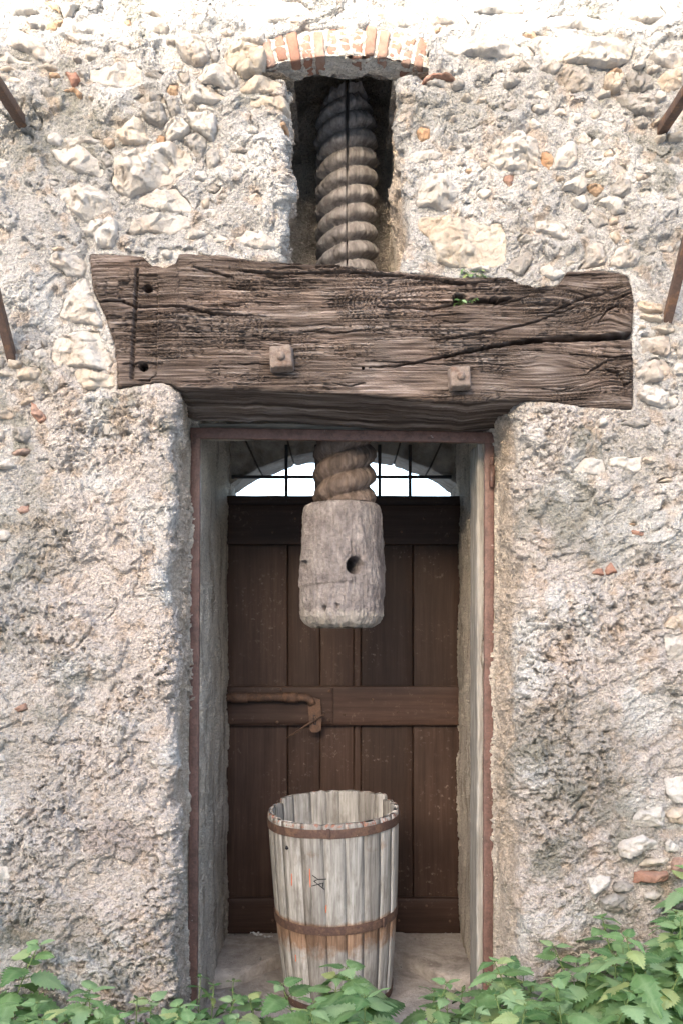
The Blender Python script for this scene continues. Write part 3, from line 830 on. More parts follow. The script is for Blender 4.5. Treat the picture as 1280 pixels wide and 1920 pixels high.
WV = np.concatenate(wallV); WF = np.concatenate(wallF); WT = np.concatenate(wallT)
obj('render_coat', WV, WF, M['mortar'], WALL, True, {'tint': WT})
print('wall tris', len(WF) * 2)

# set-in stones
def stone_mesh(w, pr, seed):
    """broken block: lowest of several tilted planes inside the outline, dropping away behind the render outside it"""
    r = np.random.default_rng(seed); c = w.mean(0)
    lo, hi = w.min(0) - 0.014, w.max(0) + 0.014; size = float(np.sqrt((hi[0] - lo[0] - 0.028) * (hi[1] - lo[1] - 0.028)))
    st = 0.0028 if size < 0.06 else 0.0036
    nx, ny = [max(6, int((hi[k] - lo[k]) / st)) for k in (0, 1)]
    x, y = np.meshgrid(np.linspace(lo[0], hi[0], nx), np.linspace(lo[1], hi[1], ny), indexing='ij')
    wx = x + 0.0035 * fbm(x * 28 + seed, y * 28, 3, 50); wy = y + 0.0035 * fbm(x * 28, y * 28 + seed, 3, 54)
    sd = poly_sd(w, wx, wy)
    h = np.full(x.shape, pr)
    for j in range(r.integers(6, 11)):
        a = r.random() * 6.283; tilt = r.uniform(0.15, 0.95); off = r.uniform(-0.05, 0.42) * size
        h = np.minimum(h, pr + tilt * (off - ((wx - c[0]) * np.cos(a) + (wy - c[1]) * np.sin(a))))
    cs = np.clip(size / 2.6, 0.014, 0.04); pts = np.stack([r.uniform(lo[0], hi[0], 40), r.uniform(lo[1], hi[1], 40)], 1)[: max(6, int(1.6 * (hi - lo).prod() / cs ** 2))]
    dd = np.stack([(wx - p[0]) ** 2 + (wy - p[1]) ** 2 for p in pts]); ci = dd.argmin(0); gr = r.normal(0, 0.22, (len(pts), 2)); of = r.normal(0, 0.07 * pr, len(pts))
    h = h + np.clip(gr[ci, 0] * (wx - pts[ci, 0]) + gr[ci, 1] * (wy - pts[ci, 1]), -0.35 * pr, 0.35 * pr) + of[ci]
    # bedding steps
    b = r.uniform(-0.35, 0.35); lay = (wy * np.cos(b) + wx * np.sin(b)) * r.uniform(22, 40) + fbm(x * 9 + seed, y * 9, 3, 55) * 0.9
    h = h + 0.22 * pr * (sstep(0.0, 0.18, lay % 1.0) - (lay % 1.0)) * r.uniform(0.3, 1.0)
    h = np.maximum(h, 0.10 * pr)
    h = h + 0.13 * pr * fbm(x * 22 + seed, y * 22, 4, 51) - 0.2 * pr * sstep(0.05, 0.0, np.abs(fbm(x * 12 + seed, y * 16, 3, 56))) + 0.0024 * fbm(x * 75, y * 75, 3, 52)
    q = np.clip(-sd / 0.0055, 0, 1); edge = np.sqrt(1 - (1 - q) ** 2)
    prof = np.where(sd < 0, -0.008 + (h + 0.008) * edge, -0.008 - np.minimum(0.05, sd * 5))
    V = np.stack([x, -prof, y], -1).reshape(-1, 3); f = grid_faces(nx, ny)
    keep = (sd < 0.009).reshape(-1); f = f[keep[f].any(1)]
    used = np.unique(f); m = np.zeros(len(V), int); m[used] = np.arange(len(used))
    return V[used], m[f]
for i, (kind, pr, w) in enumerate(stones):
    V, f = stone_mesh(w, pr, i + 3)
    o = obj('brick' if kind == 'b' else 'stone', V, f, M[kind], WALL, True)

# brick arch over the niche
nb = 13
half = math.asin(0.232 / ARCH_R)
for i in range(nb):
    a = -half + (i + 0.5) * 2 * half / nb
    wd = 2 * half / nb * ARCH_R
    ln = 0.083 + 0.012 * RNG.random(); bw = wd * (0.76 + 0.1 * RNG.random()); pr = -0.004 + 0.010 * RNG.random()
    V, f = rough_box(-bw / 2, bw / 2, -pr, 0.086, 0.006 * RNG.random(), ln * 0.95, 0.014, 0.004, 45, 0.005, i)
    V = np.array(V); ca, sa = math.cos(a), math.sin(a)
    r = ARCH_R + V[:, 2] + 0.004 * RNG.standard_normal()
    Xw = ARCH_C[0] + r * sa + V[:, 0] * ca; Zw = ARCH_C[1] + r * ca - V[:, 0] * sa
    obj('brick', np.stack([Xw, V[:, 1], Zw], 1), f, M['b'], WALL)
# mortar bed between and behind the bricks (soffit plaster, arch thickness)
aa = np.linspace(-half * 1.08, half * 1.08, 90); yy = np.linspace(0.006, 0.09, 26)
A, Yg = np.meshgrid(aa, yy, indexing='ij')
r = ARCH_R + 0.004 - 0.008 * sstep(-0.1, 0.2, fbm(A * 14, Yg * 22, 3, 70)) + 0.003 * fbm(A * 40, Yg * 50, 3, 71)
V1 = np.stack([ARCH_C[0] + r * np.sin(A), Yg, ARCH_C[1] + r * np.cos(A)], -1).reshape(-1, 3)
A2, R2 = np.meshgrid(aa, np.linspace(0, 0.095, 26), indexing='ij')
yf = 0.004 + 0.008 * fbm(A2 * 25, R2 * 60, 3, 72)
V2 = np.stack([ARCH_C[0] + (ARCH_R + 0.004 + R2) * np.sin(A2), yf, ARCH_C[1] + (ARCH_R + 0.004 + R2) * np.cos(A2)], -1).reshape(-1, 3)
Vs = np.vstack([V1, V2]); Fs = np.vstack([grid_faces(90, 26), grid_faces(90, 26)[:, ::-1] + len(V1)])
tc = np.array([0.70, 0.66, 0.59]) * (1 + 0.2 * fbm(Vs[:, 0] * 18, Vs[:, 1] * 18 + Vs[:, 2] * 18, 4, 73))[:, None]
obj('arch_mortar', Vs, Fs, M['mortar'], WALL, True, {'tint': tc})

# niche lining: back of rough blocks, upper sides, ceiling, inner face behind the arch
def panel(name, origin, du, dv, nu, nv, amp, freq, seed, mat=None, tcol=(0.50, 0.44, 0.37)):
    """uneven rectangular face spanned by du, dv"""
    o = np.array(origin, float); du = np.array(du, float); dv = np.array(dv, float)
    n = np.cross(du, dv); n /= np.linalg.norm(n); lu, lv = np.linalg.norm(du), np.linalg.norm(dv)
    U, Vv = np.meshgrid(np.linspace(0, 1, nu), np.linspace(0, 1, nv), indexing='ij')
    h = amp * fbm(U * lu * freq, Vv * lv * freq, 4, seed) 
    jl = worley(U * lu * 7 + seed, Vv * lv * 9, seed % 31); h = h + 0.02 * sstep(0.62, 0.35, jl) * (amp > 0.003)
    W = o + U[..., None] * du + Vv[..., None] * dv + h[..., None] * n
    t = np.array(tcol) * (1 + 0.35 * fbm(U * lu * 8, Vv * lv * 8, 4, seed + 2))[..., None]
    return obj(name, W.reshape(-1, 3), grid_faces(nu, nv), mat or M['mortar'], WALL, True, {'tint': t.reshape(-1, 3)})
panel('niche_back', (-0.42, 0.545, 2.2), (0.84, 0, 0), (0, 0, 1.6), 110, 200, 0.012, 9, 80)
panel('niche_side', (-0.225, 0.02, ZT - 0.01), (0, 0.9, 0), (0, 0, 0.7), 80, 60, 0.006, 10, 82)
panel('niche_side', (0.232, 0.92, ZT - 0.01), (0, -0.9, 0), (0, 0, 0.7), 80, 60, 0.006, 10, 83)
panel('niche_ceiling', (-0.42, 0.92, 3.58), (0.84, 0, 0), (0, -0.84, 0), 60, 60, 0.008, 9, 84)
panel('niche_front', (0.42, 0.088, 3.108), (-0.84, 0, 0), (0, 0, 0.55), 60, 40, 0.004, 9, 85)
# tops of the niche jambs
panel('jamb_top', (-0.30, -0.004, ZT + 0.002), (0.155, 0, 0), (0, 0.92, 0), 30, 100, 0.004, 14, 86, tcol=(0.36, 0.33, 0.29))
panel('jamb_top', (0.145, -0.004, ZT + 0.002), (0.155, 0, 0), (0, 0.92, 0), 30, 100, 0.004, 14, 87, tcol=(0.36, 0.33, 0.29))
# slab that closes the passage between doorway and niche (behind the beam) and the back of the wall
def solid(name, x0, x1, y0, y1, z0, z1, mat, step=0.05, amp=0.006, seed=1):
    V, f = rough_box(x0, x1, y0, y1, z0, z1, step, amp, 12, 0.01, seed)
    t = np.tile(np.array([0.25, 0.215, 0.175]), (len(V), 1))
    return obj(name, V, f, mat, WALL, True, {'tint': t})
solid('ceiling_slab', -0.52, 0.52, 0.25, 1.32, 2.235, 2.42, M['mortar'], seed=3)
solid('wall_core', -3.0, -0.30, 0.88, 1.30, 2.5, 4.65, M['mortar'], 0.3, 0.0, 5); solid('wall_core', 0.30, 3.0, 0.88, 1.30, 2.5, 4.65, M['mortar'], 0.3, 0.0, 6)
solid('wall_core', -0.5, 0.5, 0.90, 1.29, 2.4, 4.6, M['mortar'], 0.3, 0.0, 7)
solid('wall_core', -3.0, -0.50, 1.0, 1.29, -0.05, 2.6, M['mortar'], 0.3, 0.0, 8); solid('wall_core', 0.50, 3.0, 1.0, 1.29, -0.05, 2.6, M['mortar'], 0.3, 0.0, 9)
solid('wall_core', -3.0, 3.0, 0.10, 1.28, 3.75, 4.6, M['mortar'], 0.3, 0.0, 10)

# rear arch over the door: nine dressed blocks with open joints
RC_X = 0.004; half_w = 0.478; z_spr = PZ(925, 1.25); z_cr = PZ(861, 1.25); sag = z_cr - z_spr
RR = (half_w ** 2 + sag ** 2) / (2 * sag); RC_Z = z_cr - RR; ah = math.asin(half_w / RR)
na = 7
for i in range(na):
    a0 = -ah + 2 * ah * i / na + 0.004; a1 = -ah + 2 * ah * (i + 1) / na - 0.004
    nu, nv = 22, 16
    loop = [(1.03 + 0.25 * t, 0) for t in np.linspace(1, 0, nv)] + [(1.03, 0.30 * t) for t in np.linspace(0, 1, nv)[1:]]
    V = []
    yo = 0.006 * RNG.standard_normal()
    for a in np.linspace(a0, a1, nu):
        e = min(1.0, (min(a - a0, a1 - a) / 0.012))
        for (y, dr) in loop:
            V.append((a, y + (0.008 * (1 - e) if y < 1.05 else 0) + yo * (y < 1.05), RR + dr + (0.006 * (1 - e) if dr < 0.02 else 0)))
    V = np.array(V); A, Y, R = V.T
    nz = 0.006 * fbm(A * RR * 14, Y * 14 + R * 14, 4, 90 + i)
    R = R + nz * (Y > 1.05); Y = Y + nz * (Y <= 1.05)
    W = np.stack([RC_X + R * np.sin(A), Y, RC_Z + R * np.cos(A)], 1)
    obj('arch_block', W, grid_faces(nu, len(loop))[:, ::-1], M['dimstone'], WALL)
aa = np.linspace(-ah * 1.25, ah * 1.25, 60); V = []
for a in aa:
    for (y, r) in ((1.27, 0.40), (1.27, 0.010), (1.045, 0.010), (1.045, 0.40)):
        V.append((RC_X + (RR + r) * math.sin(a), y, RC_Z + (RR + r) * math.cos(a)))
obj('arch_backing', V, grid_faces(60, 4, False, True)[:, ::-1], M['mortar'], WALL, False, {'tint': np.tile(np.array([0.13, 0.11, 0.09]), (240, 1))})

# ------------------------------------------------------------------ lintel beam
def make_beam():
    T = thing('lintel_beam', 'massive cracked weathered oak beam across the top of the doorway', 'beam', (0, 0.15, 2.1))
    tx = np.array([PX(x, BY) for x, y in BEAM_TOP]); tz = np.array([PZ(y, BY) for x, y in BEAM_TOP])
    bx = np.array([PX(x, BY) for x, y in BEAM_BOT]); bz = np.array([PZ(y, BY) for x, y in BEAM_BOT])
    lz = np.array([PZ(y, BY) for y, x in BEAM_L])[::-1]; lx = np.array([PX(x, BY) for y, x in BEAM_L])[::-1]
    rz = np.array([PZ(y, BY) for y, x in BEAM_R])[::-1]; rx = np.array([PX(x, BY) for y, x in BEAM_R])[::-1]
    nu, nf = 640, 190
    u = np.linspace(0, 1, nu); v = np.linspace(0, 1, nf)
    ntop, nbot = 24, 60
    U, Vv = np.meshgrid(u, v, indexing='ij')
    zz = np.interp(Vv, [0, 1], [bz[0], tz[0]])
    xl = np.interp(lz[0] + (lz[-1] - lz[0]) * Vv, lz, lx); xr = np.interp(rz[0] + (rz[-1] - rz[0]) * Vv, rz, rx)
    X = xl + (xr - xl) * U
    zt = np.interp(X, tx, tz); zb = np.interp(X, bx, bz)
    zt = zt + 0.004 * fbm(X * 14, X * 0, 3, 100); zb = zb + 0.003 * fbm(X * 14, X * 0, 3, 101)
    Z = zb + (zt - zb) * Vv
    # grain: runs along the beam, wanders, and swirls round the knots at the right end
    g = Z + 0.006 * fbm(X * 1.6, Z * 3.0, 3, 102) + 0.002 * fbm(X * 9, Z * 12, 2, 103)
    for (px, py, r, a) in ((1150, 700, 0.09, 0.035), (1140, 575, 0.10, 0.04), (700, 560, 0.10, 0.008), (430, 620, 0.10, 0.006), (1010, 690, 0.12, -0.012)):
        kx, kz = PX(px, BY), PZ(py, BY); q = ((X - kx) / r) ** 2 + ((Z - kz) / (r * 0.55)) ** 2
        g = g + a * np.exp(-q) * np.sign(Z - kz) * np.minimum(1, np.abs(Z - kz) / 0.02)
    g = g + 0.03 * sstep(0.55, 0.88, X) * (X - 0.55) * np.sin((Z - 2.1) * 14)
    def grain(fx, fz, seed): return perlin(X * fx, g * fz, seed)
    rid1 = 1 - np.abs(grain(2.2, 110, 104)) * 2.2; rid2 = 1 - np.abs(grain(3.6, 210, 105)) * 2.2; rid3 = grain(18, 330, 106); rid4 = 1 - np.abs(grain(7, 360, 116)) * 2.2
    chop = fbm(X * 60, Z * 160, 3, 107)
    rough = 0.30 + 1.0 * sstep(-0.35, 0.45, fbm(X * 3.5, Z * 9, 3, 108)) + 0.4 * sstep(2.25, 2.42, Z)
    groove = -0.0060 * sstep(0.72, 1.0, rid1) - 0.0042 * sstep(0.70, 1.0, rid2) - 0.0028 * sstep(0.70, 1.0, rid4)
    wv = 0.0020 * grain(2.2, 38, 109) + 0.0026 * rid3
    d = (groove + wv + 0.0013 * chop) * rough + 0.006 * fbm(X * 3, Z * 6, 3, 110)
    # long checks and the deep split
    def crack(pix, wid, dep, taper=True):
        nonlocal d
        pts = [(PX(a, BY), PZ(b, BY)) for a, b in pix]
        wob = 0.0022 * fbm(X * 30, Z * 10, 2, 111)
        ds, t = line_d(pts, X, Z + wob)
        w = wid * (np.minimum(1, np.minimum(t, 1 - t) * 6 + 0.15) if taper == 1 else (0.25 + 0.75 * t))
        d = d - dep * sstep(1.0, 0.45, ds / w)
    crack([(795, 676), (850, 665), (930, 648), (1000, 637), (1100, 633), (1192, 628)], 0.0125, 0.060, 2)
    crack([(690, 690), (760, 684), (830, 668), (880, 660)], 0.004, 0.02, 1)
    crack([(172, 566), (225, 562), (255, 573), (345, 575), (400, 588), (500, 592)], 0.0048, 0.028, 1)
    crack([(360, 500), (410, 513), (440, 520)], 0.004, 0.018, 1)
    crack([(445, 508), (520, 512), (640, 508), (760, 516)], 0.0048, 0.022, 1)
    crack([(760, 520), (860, 530), (950, 528)], 0.004, 0.018, 1); crack([(700, 575), (800, 580), (880, 565), (940, 570), (990, 556)], 0.004, 0.018, 1)
    crack([(800, 640), (900, 625), (1000, 605), (1090, 570)], 0.0035, 0.012, 1); crack([(880, 560), (930, 566), (960, 558)], 0.006, 0.030, 1)
    crack([(1030, 585), (1090, 560), (1140, 548), (1185, 560)], 0.004, 0.014, 1); crack([(1120, 605), (1140, 580), (1160, 570), (1186, 585)], 0.004, 0.014, 1)
    crack([(1130, 690), (1160, 700), (1170, 720), (1186, 715)], 0.005, 0.018, 1); crack([(1100, 700), (1140, 675), (1186, 672)], 0.0035, 0.012, 1)
    for k in range(26):
        x0 = random.uniform(190, 1120); y0 = random.uniform(500, 735); L = random.uniform(40, 190)
        crack([(x0, y0), (x0 + L * 0.5, y0 + random.uniform(-6, 6)), (x0 + L, y0 + random.uniform(-9, 9))], random.uniform(0.0016, 0.003), random.uniform(0.006, 0.014), 1)
    # let-in strip at the left with two peg holes
    def vgroove(x0, y0, x1, y1, w, dep):
        nonlocal d
        ds, t = line_d([(PX(x0, BY), PZ(y0, BY)), (PX(x1, BY), PZ(y1, BY))], X, Z); d = d - dep * sstep(w, w * 0.4, ds)
    vgroove(257, 505, 247, 708, 0.0065, 0.020); vgroove(296, 530, 293, 700, 0.0028, 0.007); vgroove(247, 712, 280, 714, 0.003, 0.008); vgroove(280, 714, 293, 700, 0.003, 0.008); vgroove(249, 686, 268, 686, 0.003, 0.010)
    for (px, py, r) in ((277, 540, 0.0135), (269, 687, 0.0145), (860, 560, 0.020), (925, 563, 0.012), (680, 690, 0.004)):
        ds = np.hypot(X - PX(px, BY), Z - PZ(py, BY)); d = d - 0.07 * sstep(r, r * 0.72, ds + 0.0016 * chop)
    ds = poly_sd([(PX(a, BY), PZ(b, BY)) for a, b in ((256, 515), (296, 515), (292, 706), (248, 712))], X, Z)
    d = d - 0.006 * sstep(0.002, -0.002, ds)
    # rounded arrises
    et = np.minimum(Z - zb, zt - Z); ex = np.minimum(X - xl, xr - X)
    rnd = lambda e, R: R - np.sqrt(np.maximum(0, R * R - np.maximum(0, R - e) ** 2))
    d = d - rnd(et, 0.012) - rnd(ex, 0.016)
    tn = 0.56 + 0.16 * grain(1.5, 45, 112) + 0.24 * grain(3, 130, 113) + 0.40 * grain(8, 300, 115)
    wear = sstep(-0.1, 0.5, fbm(X * 3.2, Z * 9, 4, 114))
    Yf = BY - d
    # bottom and top strips, continuing from the face
    def strip(Zedge, Yedge, Xe, n, y1, sgn, seed):
        t = np.linspace(0, 1, n + 1)[1:]
        yb = Yedge[:, None] + (y1 - Yedge[:, None]) * t[None]
        xx = np.repeat(Xe[:, None], n, 1)
        gg = yb + 0.02 * fbm(xx * 1.5, yb * 3, 3, seed)
        dz = 0.005 * (1 - np.abs(perlin(xx * 2.5, gg * 60, seed + 1)) * 2) + 0.006 * fbm(xx * 3, yb * 4, 3, seed + 2)
        tn2 = 0.56 + 0.42 * perlin(xx * 1.6, gg * 34, seed + 3) + 0.3 * perlin(xx * 5, gg * 110, seed + 4)
        return xx, yb, Zedge[:, None] + sgn * dz * np.minimum(1, t * 4)[None], tn2
    bxx, byy, bzz, bt = strip(Z[:, 0], Yf[:, 0], X[:, 0], nbot, 0.26, -1, 120)
    bzz = bzz - (0.030 * np.linspace(0, 1, nbot + 1)[1:] ** 1.2)[None]
    txx, tyy, tzz, tt = strip(Z[:, -1], Yf[:, -1], X[:, -1], ntop, 0.26, 1, 130)
    AX = np.concatenate([bxx[:, ::-1], X, txx], 1); AY = np.concatenate([byy[:, ::-1], Yf, tyy], 1); AZ = np.concatenate([bzz[:, ::-1], Z, tzz], 1)
    AT = np.concatenate([bt[:, ::-1], tn, tt], 1); AW = np.concatenate([bt * 0, wear, tt * 0], 1)
    n2 = AX.shape[1]
    V = np.stack([AX, AY, AZ], -1).reshape(-1, 3)
    fc = grid_faces(nu, n2, False, True)
    V = list(map(tuple, V)); f = fc.tolist()
    at, aw = AT.reshape(-1), AW.reshape(-1)
    for i, flip in ((0, False), (nu - 1, True)):
        c = len(V); V.append(tuple(np.mean([V[i * n2 + j] for j in range(n2)], 0))); at = np.append(at, 0.4); aw = np.append(aw, 0)
        for j in range(n2):
            q = [i * n2 + j, i * n2 + (j + 1) % n2, c]; f.append(q[::-1] if flip else q)
    f3 = [q for q in f]
    obj('timber', V, f3, M['beam'], T, True, {'grain': at, 'wear': aw})
    # square nuts on the ends of two bolts
    for (px, py, s, rot) in ((527, 670, 0.035, 0.06), (862, 707, 0.032, 0.05)):
        x, _, z = P(px, py, BY - 0.03)
        V, fq = rough_box(-s, s, -0.042, 0.02, -s, s, 0.008, 0.0018, 60, 0.006, int(px))
        V = np.array(V); t = 1 - 0.10 * sstep(0.0, -0.04, V[:, 1]); V[:, 0] *= t; V[:, 2] *= t
        ca, sa = math.cos(rot), math.sin(rot)
        W = np.stack([x + V[:, 0] * ca - V[:, 2] * sa, BY + V[:, 1], z + V[:, 0] * sa + V[:, 2] * ca], 1)
        nut = obj('nut', W, fq, M['nut'], T)
        rr = 0.0125
        Vb, fb = tube([(x, BY - 0.03, z), (x, BY - 0.046, z), (x, BY - 0.052, z), (x, BY - 0.0545, z)], [rr, rr, rr * 0.8, rr * 0.3], 16)
        obj('bolt_end', Vb, fb, M['nut'], nut)
    return T
make_beam()

# ------------------------------------------------------------------ steel frame and silvered timber lining
def make_frame():
    T = thing('door_frame', 'thin red-brown painted steel frame lining the doorway under the beam', 'door frame', (0, 0.25, 0.05))
    Yf = 0.25
    def bar(name, p0, p1, wdir, w, dep, seed):
        p0 = np.array(p0); p1 = np.array(p1); L = np.linalg.norm(p1 - p0); n = int(L / 0.03)
        V, f = rough_box(0, L, 0, dep, -w / 2, w / 2, 0.02, 0.0012, 20, 0.003, seed)
        V = np.array(V); ex = (p1 - p0) / L; ey = np.array([0, 1.0, 0]); ez = np.array(wdir, float)
        W = p0 + V[:, :1] * ex + V[:, 1:2] * ey + V[:, 2:] * ez
        return obj(name, W, f, M['frame'], T)
    tl = P(367, 812, Yf); tr = P(917, 820, Yf)
    bl = P(361, 1885, Yf); br = P(914, 1885, Yf)
    w = 18 * (D0 + Yf) / F
    bar('jamb', tl, bl, (1, 0, 0), w, 0.02, 1); bar('jamb', tr, br, (1, 0, 0), w, 0.02, 2)
    hl = np.array(P(357, 811, Yf - 0.004)); hr = np.array(P(927, 820, Yf - 0.004))
    bar('head', hl, hr, (0, 0, 1), 20 * (D0 + Yf) / F, 0.022, 3)
    x, _, z = P(921, 893, Yf - 0.01); V, f = tube([(x, Yf - 0.012, z + 0.035), (x, Yf - 0.012, z - 0.035)], 0.009, 14)
    obj('hinge', V, f, M['frame'], T)
    x, _, z = P(921, 862, Yf - 0.01); V, f = tube([(x, Yf - 0.012, z + 0.012), (x, Yf - 0.012, z - 0.02)], 0.006, 12); obj('hinge_pin', V, f, M['frame'], T)
make_frame()
L_ = thing('timber_lining', 'silvered old timber lining board behind the steel door frame', 'door lining', (0.44, 0.5, 0.1))
V, f = rough_box(0.441, 0.478, 0.306, 0.47, 0.105, 2.03, 0.025, 0.004, 14, 0.006, 4); V = np.array(V)
obj('jamb_board', V, f, M['greywood'], L_)
V, f = rough_box(-0.49, 0.49, 0.272, 0.282, 2.026, 2.08, 0.02, 0.005, 10, 0.008, 6); V = np.array(V)
V[:, 2] += 0.006 * np.sin(V[:, 0] * 3 + 1) + 0.010 * (V[:, 0] < 0) * np.abs(V[:, 0]) * 0.5 - 0.018 * V[:, 0]
obj('soffit_board', V, f, M['greywood_x'], L_)

# ------------------------------------------------------------------ press screw
SX, SY = PX(650, 0.385), 0.385
def make_screw():
    T = thing('press_screw', 'huge wooden press screw hanging through the niche behind the beam', 'press screw', (SX, SY, 1.42))
    DS = SY
    def thread(name, z0, z1, R, dep, pitch, seed, top=False, soft=0.5, x_of=lambda z: SX):
        nz = int((z1 - z0) / 0.0035); nt = 168
        z = np.linspace(z0, z1, nz); th = np.linspace(0, 2 * np.pi, nt + 1)[:-1]
        Zg, Tg = np.meshgrid(z, th, indexing='ij')
        # angle measured so that the thread rises to the right on the visible side
        ph = (Zg / pitch - 2 * (Tg / (2 * np.pi))) % 1.0      # two-start thread
        q = np.where(ph < 0.36, ph / 0.36 * 0.5, 0.5 + (ph - 0.36) / 0.64 * 0.5) if top else ph
        prof = np.abs(np.sin(np.pi * q)) ** soft
        wear = 1 + 0.18 * fbm(np.cos(Tg) * 3 + Zg * 6, np.sin(Tg) * 3 + Zg * 5, 3, seed)
        r = R - dep + dep * prof * wear + 0.003 * fbm(Tg * 9, Zg * 22, 4, seed + 1) + 0.0022 * fbm(Tg * 20, Zg * 90, 3, seed + 2)
        fr = (Tg - 1.5 * np.pi)                              # 0 on the side that faces the camera
        if top:
            # broken, narrowing tip, split in two
            t = sstep(z1 - 0.14, z1 - 0.02, Zg); r = r * (1 - 0.08 * t) - dep * prof * 0.35 * t
            zb = z1 - 0.045 * (0.5 + 0.5 * np.cos(fr)) * 0 
            gap = 0.014 + 0.05 * sstep(z1 - 0.40, z1, Zg)
            off = 0.03 * np.sin(Zg * 7) * 0.15 + 0.008
            r = r - (0.045 + 0.05 * sstep(z1 - 0.12, z1, Zg)) * np.exp(-((fr - off) / gap) ** 4) * sstep(z0 - 0.1, z0 + 0.1, Zg)
            r = np.maximum(r, 0.02)
        else:
            r = r - 0.012 * np.exp(-((fr - 0.9) / 0.03) ** 2)
        X = np.vectorize(x_of)(z)[:, None] + r * np.cos(Tg); Y = SY + r * np.sin(Tg)
        Zo = Zg + (0.02 * fbm(Tg * 2.2, Tg * 0 + 3, 3, seed + 5) - 0.03 * np.abs(np.sin(fr)) ) * (sstep(z1 - 0.08, z1, Zg) if top else 0)
        V = np.stack([X, Y, Zo], -1).reshape(-1, 3); f = grid_faces(nz, nt, False, True)[:, ::-1].tolist()
        V = np.vstack([V, [[x_of(z0), SY, z0]], [[x_of(z1), SY, z1 - 0.02]]]); a = len(V) - 2
        f += [[j, (j + 1) % nt, a] for j in range(nt)] + [[(nz - 1) * nt + (j + 1) % nt, (nz - 1) * nt + j, a + 1] for j in range(nt)]
        return obj(name, V, f, M['screw' if top else 'screw_low'], T)
    thread('upper_thread', 2.30, PZ(178, SY), 0.1055, 0.034, 0.062, 140, True, 0.62)
    thread('lower_thread', 1.84, 2.32, 0.1055, 0.025, 0.073, 150, False, 0.8, lambda z: PX(646, SY) - 0.02 * (2.0 - z) * 0.3)
    # the head: a worn drum with bar holes
    hx = PX(642, SY); z1 = PZ(936, SY - 0.13); z0 = PZ(1176, SY - 0.14)
    nz, nt = 150, 260
    t = np.linspace(0, 1, nz); th = np.linspace(0, 2 * np.pi, nt + 1)[:-1]
    Tt, Tg = np.meshgrid(t, th, indexing='ij'); Zg = z0 + (z1 - z0) * Tt
    R = np.interp(Tt, [0, 0.03, 0.09, 0.3, 0.6, 0.92, 0.975, 1.0], [0.108, 0.129, 0.143, 0.145, 0.140, 0.133, 0.128, 0.116])
    cx, sx = np.cos(Tg), np.sin(Tg)
    flat = 0.006 * sstep(0.3, 0.9, np.cos(Tg * 3 + 0.6)) 
    low = sstep(0.26, 0.08, Tt)
    r = R - flat + 0.006 * fbm(cx * 2.2 + 5, sx * 2.2 + Zg * 5, 3, 160) + 0.0038 * fbm(Tg * 12, Zg * 30, 4, 161)
    r = r + low * 0.003 * fbm(Tg * 14, Zg * 60, 4, 162) + 0.0035 * fbm(Tg * 16, Zg * 4, 3, 163) * 0.7
    fr = (Tg - 1.5 * np.pi)
    for (a, zc, h, w, dep) in ((0.22, 1.60, 0.14, 0.012, 0.008), (-0.25, 1.78, 0.10, 0.010, 0.007), (0.05, 1.52, 0.08, 0.010, 0.008), (-0.7, 1.6, 0.25, 0.012, 0.008), (0.75, 1.72, 0.2, 0.012, 0.008), (-0.05, 1.75, 0.13, 0.008, 0.006)):
        r = r - dep * np.exp(-((fr - a + 0.012 * np.sin(Zg * 60)) / w) ** 2) * sstep(h, h * 0.6, np.abs(Zg - zc))
    # a slab split off across the middle
    r = r - 0.0045 * sstep(0.002, -0.002, Zg - (PZ(1090, SY - 0.14) + 0.01 * fr)) * sstep(0.1, -0.1, fr - 0.3)
    for (px, py, rad, dep, ov) in ((665, 1060, 0.0285, 0.11, 0.0), (605, 1141, 0.009, 0.035, 0), (566, 1058, 0.020, 0.06, 0), (632, 1135, 0.006, 0.01, 0)):
        x = PX(px, SY - 0.14) - hx; zc = PZ(py, SY - 0.14); a = math.asin(max(-0.99, min(0.99, x / 0.142)))
        ds = np.hypot((fr - a) * 0.147, Zg - zc); r = r - dep * sstep(rad * 1.05, rad * 0.80, ds + 0.002 * fbm(Tg * 20, Zg * 60, 2, 165)) - 0.006 * sstep(rad * 2.1, rad, ds) * sstep(-0.2, 0.4, fbm(Tg * 8, Zg * 40, 2, 166))
    V = np.stack([hx + r * cx, SY + r * sx, Zg + 0.008 * fbm(Tg * 3, Tg * 0, 3, 167) * sstep(0.12, 0, Tt)], -1).reshape(-1, 3)
    f = grid_faces(nz, nt, False, True)[:, ::-1].tolist(); V = np.vstack([V, [[hx, SY, z0 - 0.006]], [[hx, SY, z1 + 0.012]]]); a = len(V) - 2
    f += [[j, (j + 1) % nt, a] for j in range(nt)] + [[(nz - 1) * nt + (j + 1) % nt, (nz - 1) * nt + j, a + 1] for j in range(nt)]
    low_v = np.append((low + 0.0 * Tt).reshape(-1), [1, 0])
    obj('head', V, f, M['head'], T, True, {'crust': low_v})
make_screw()

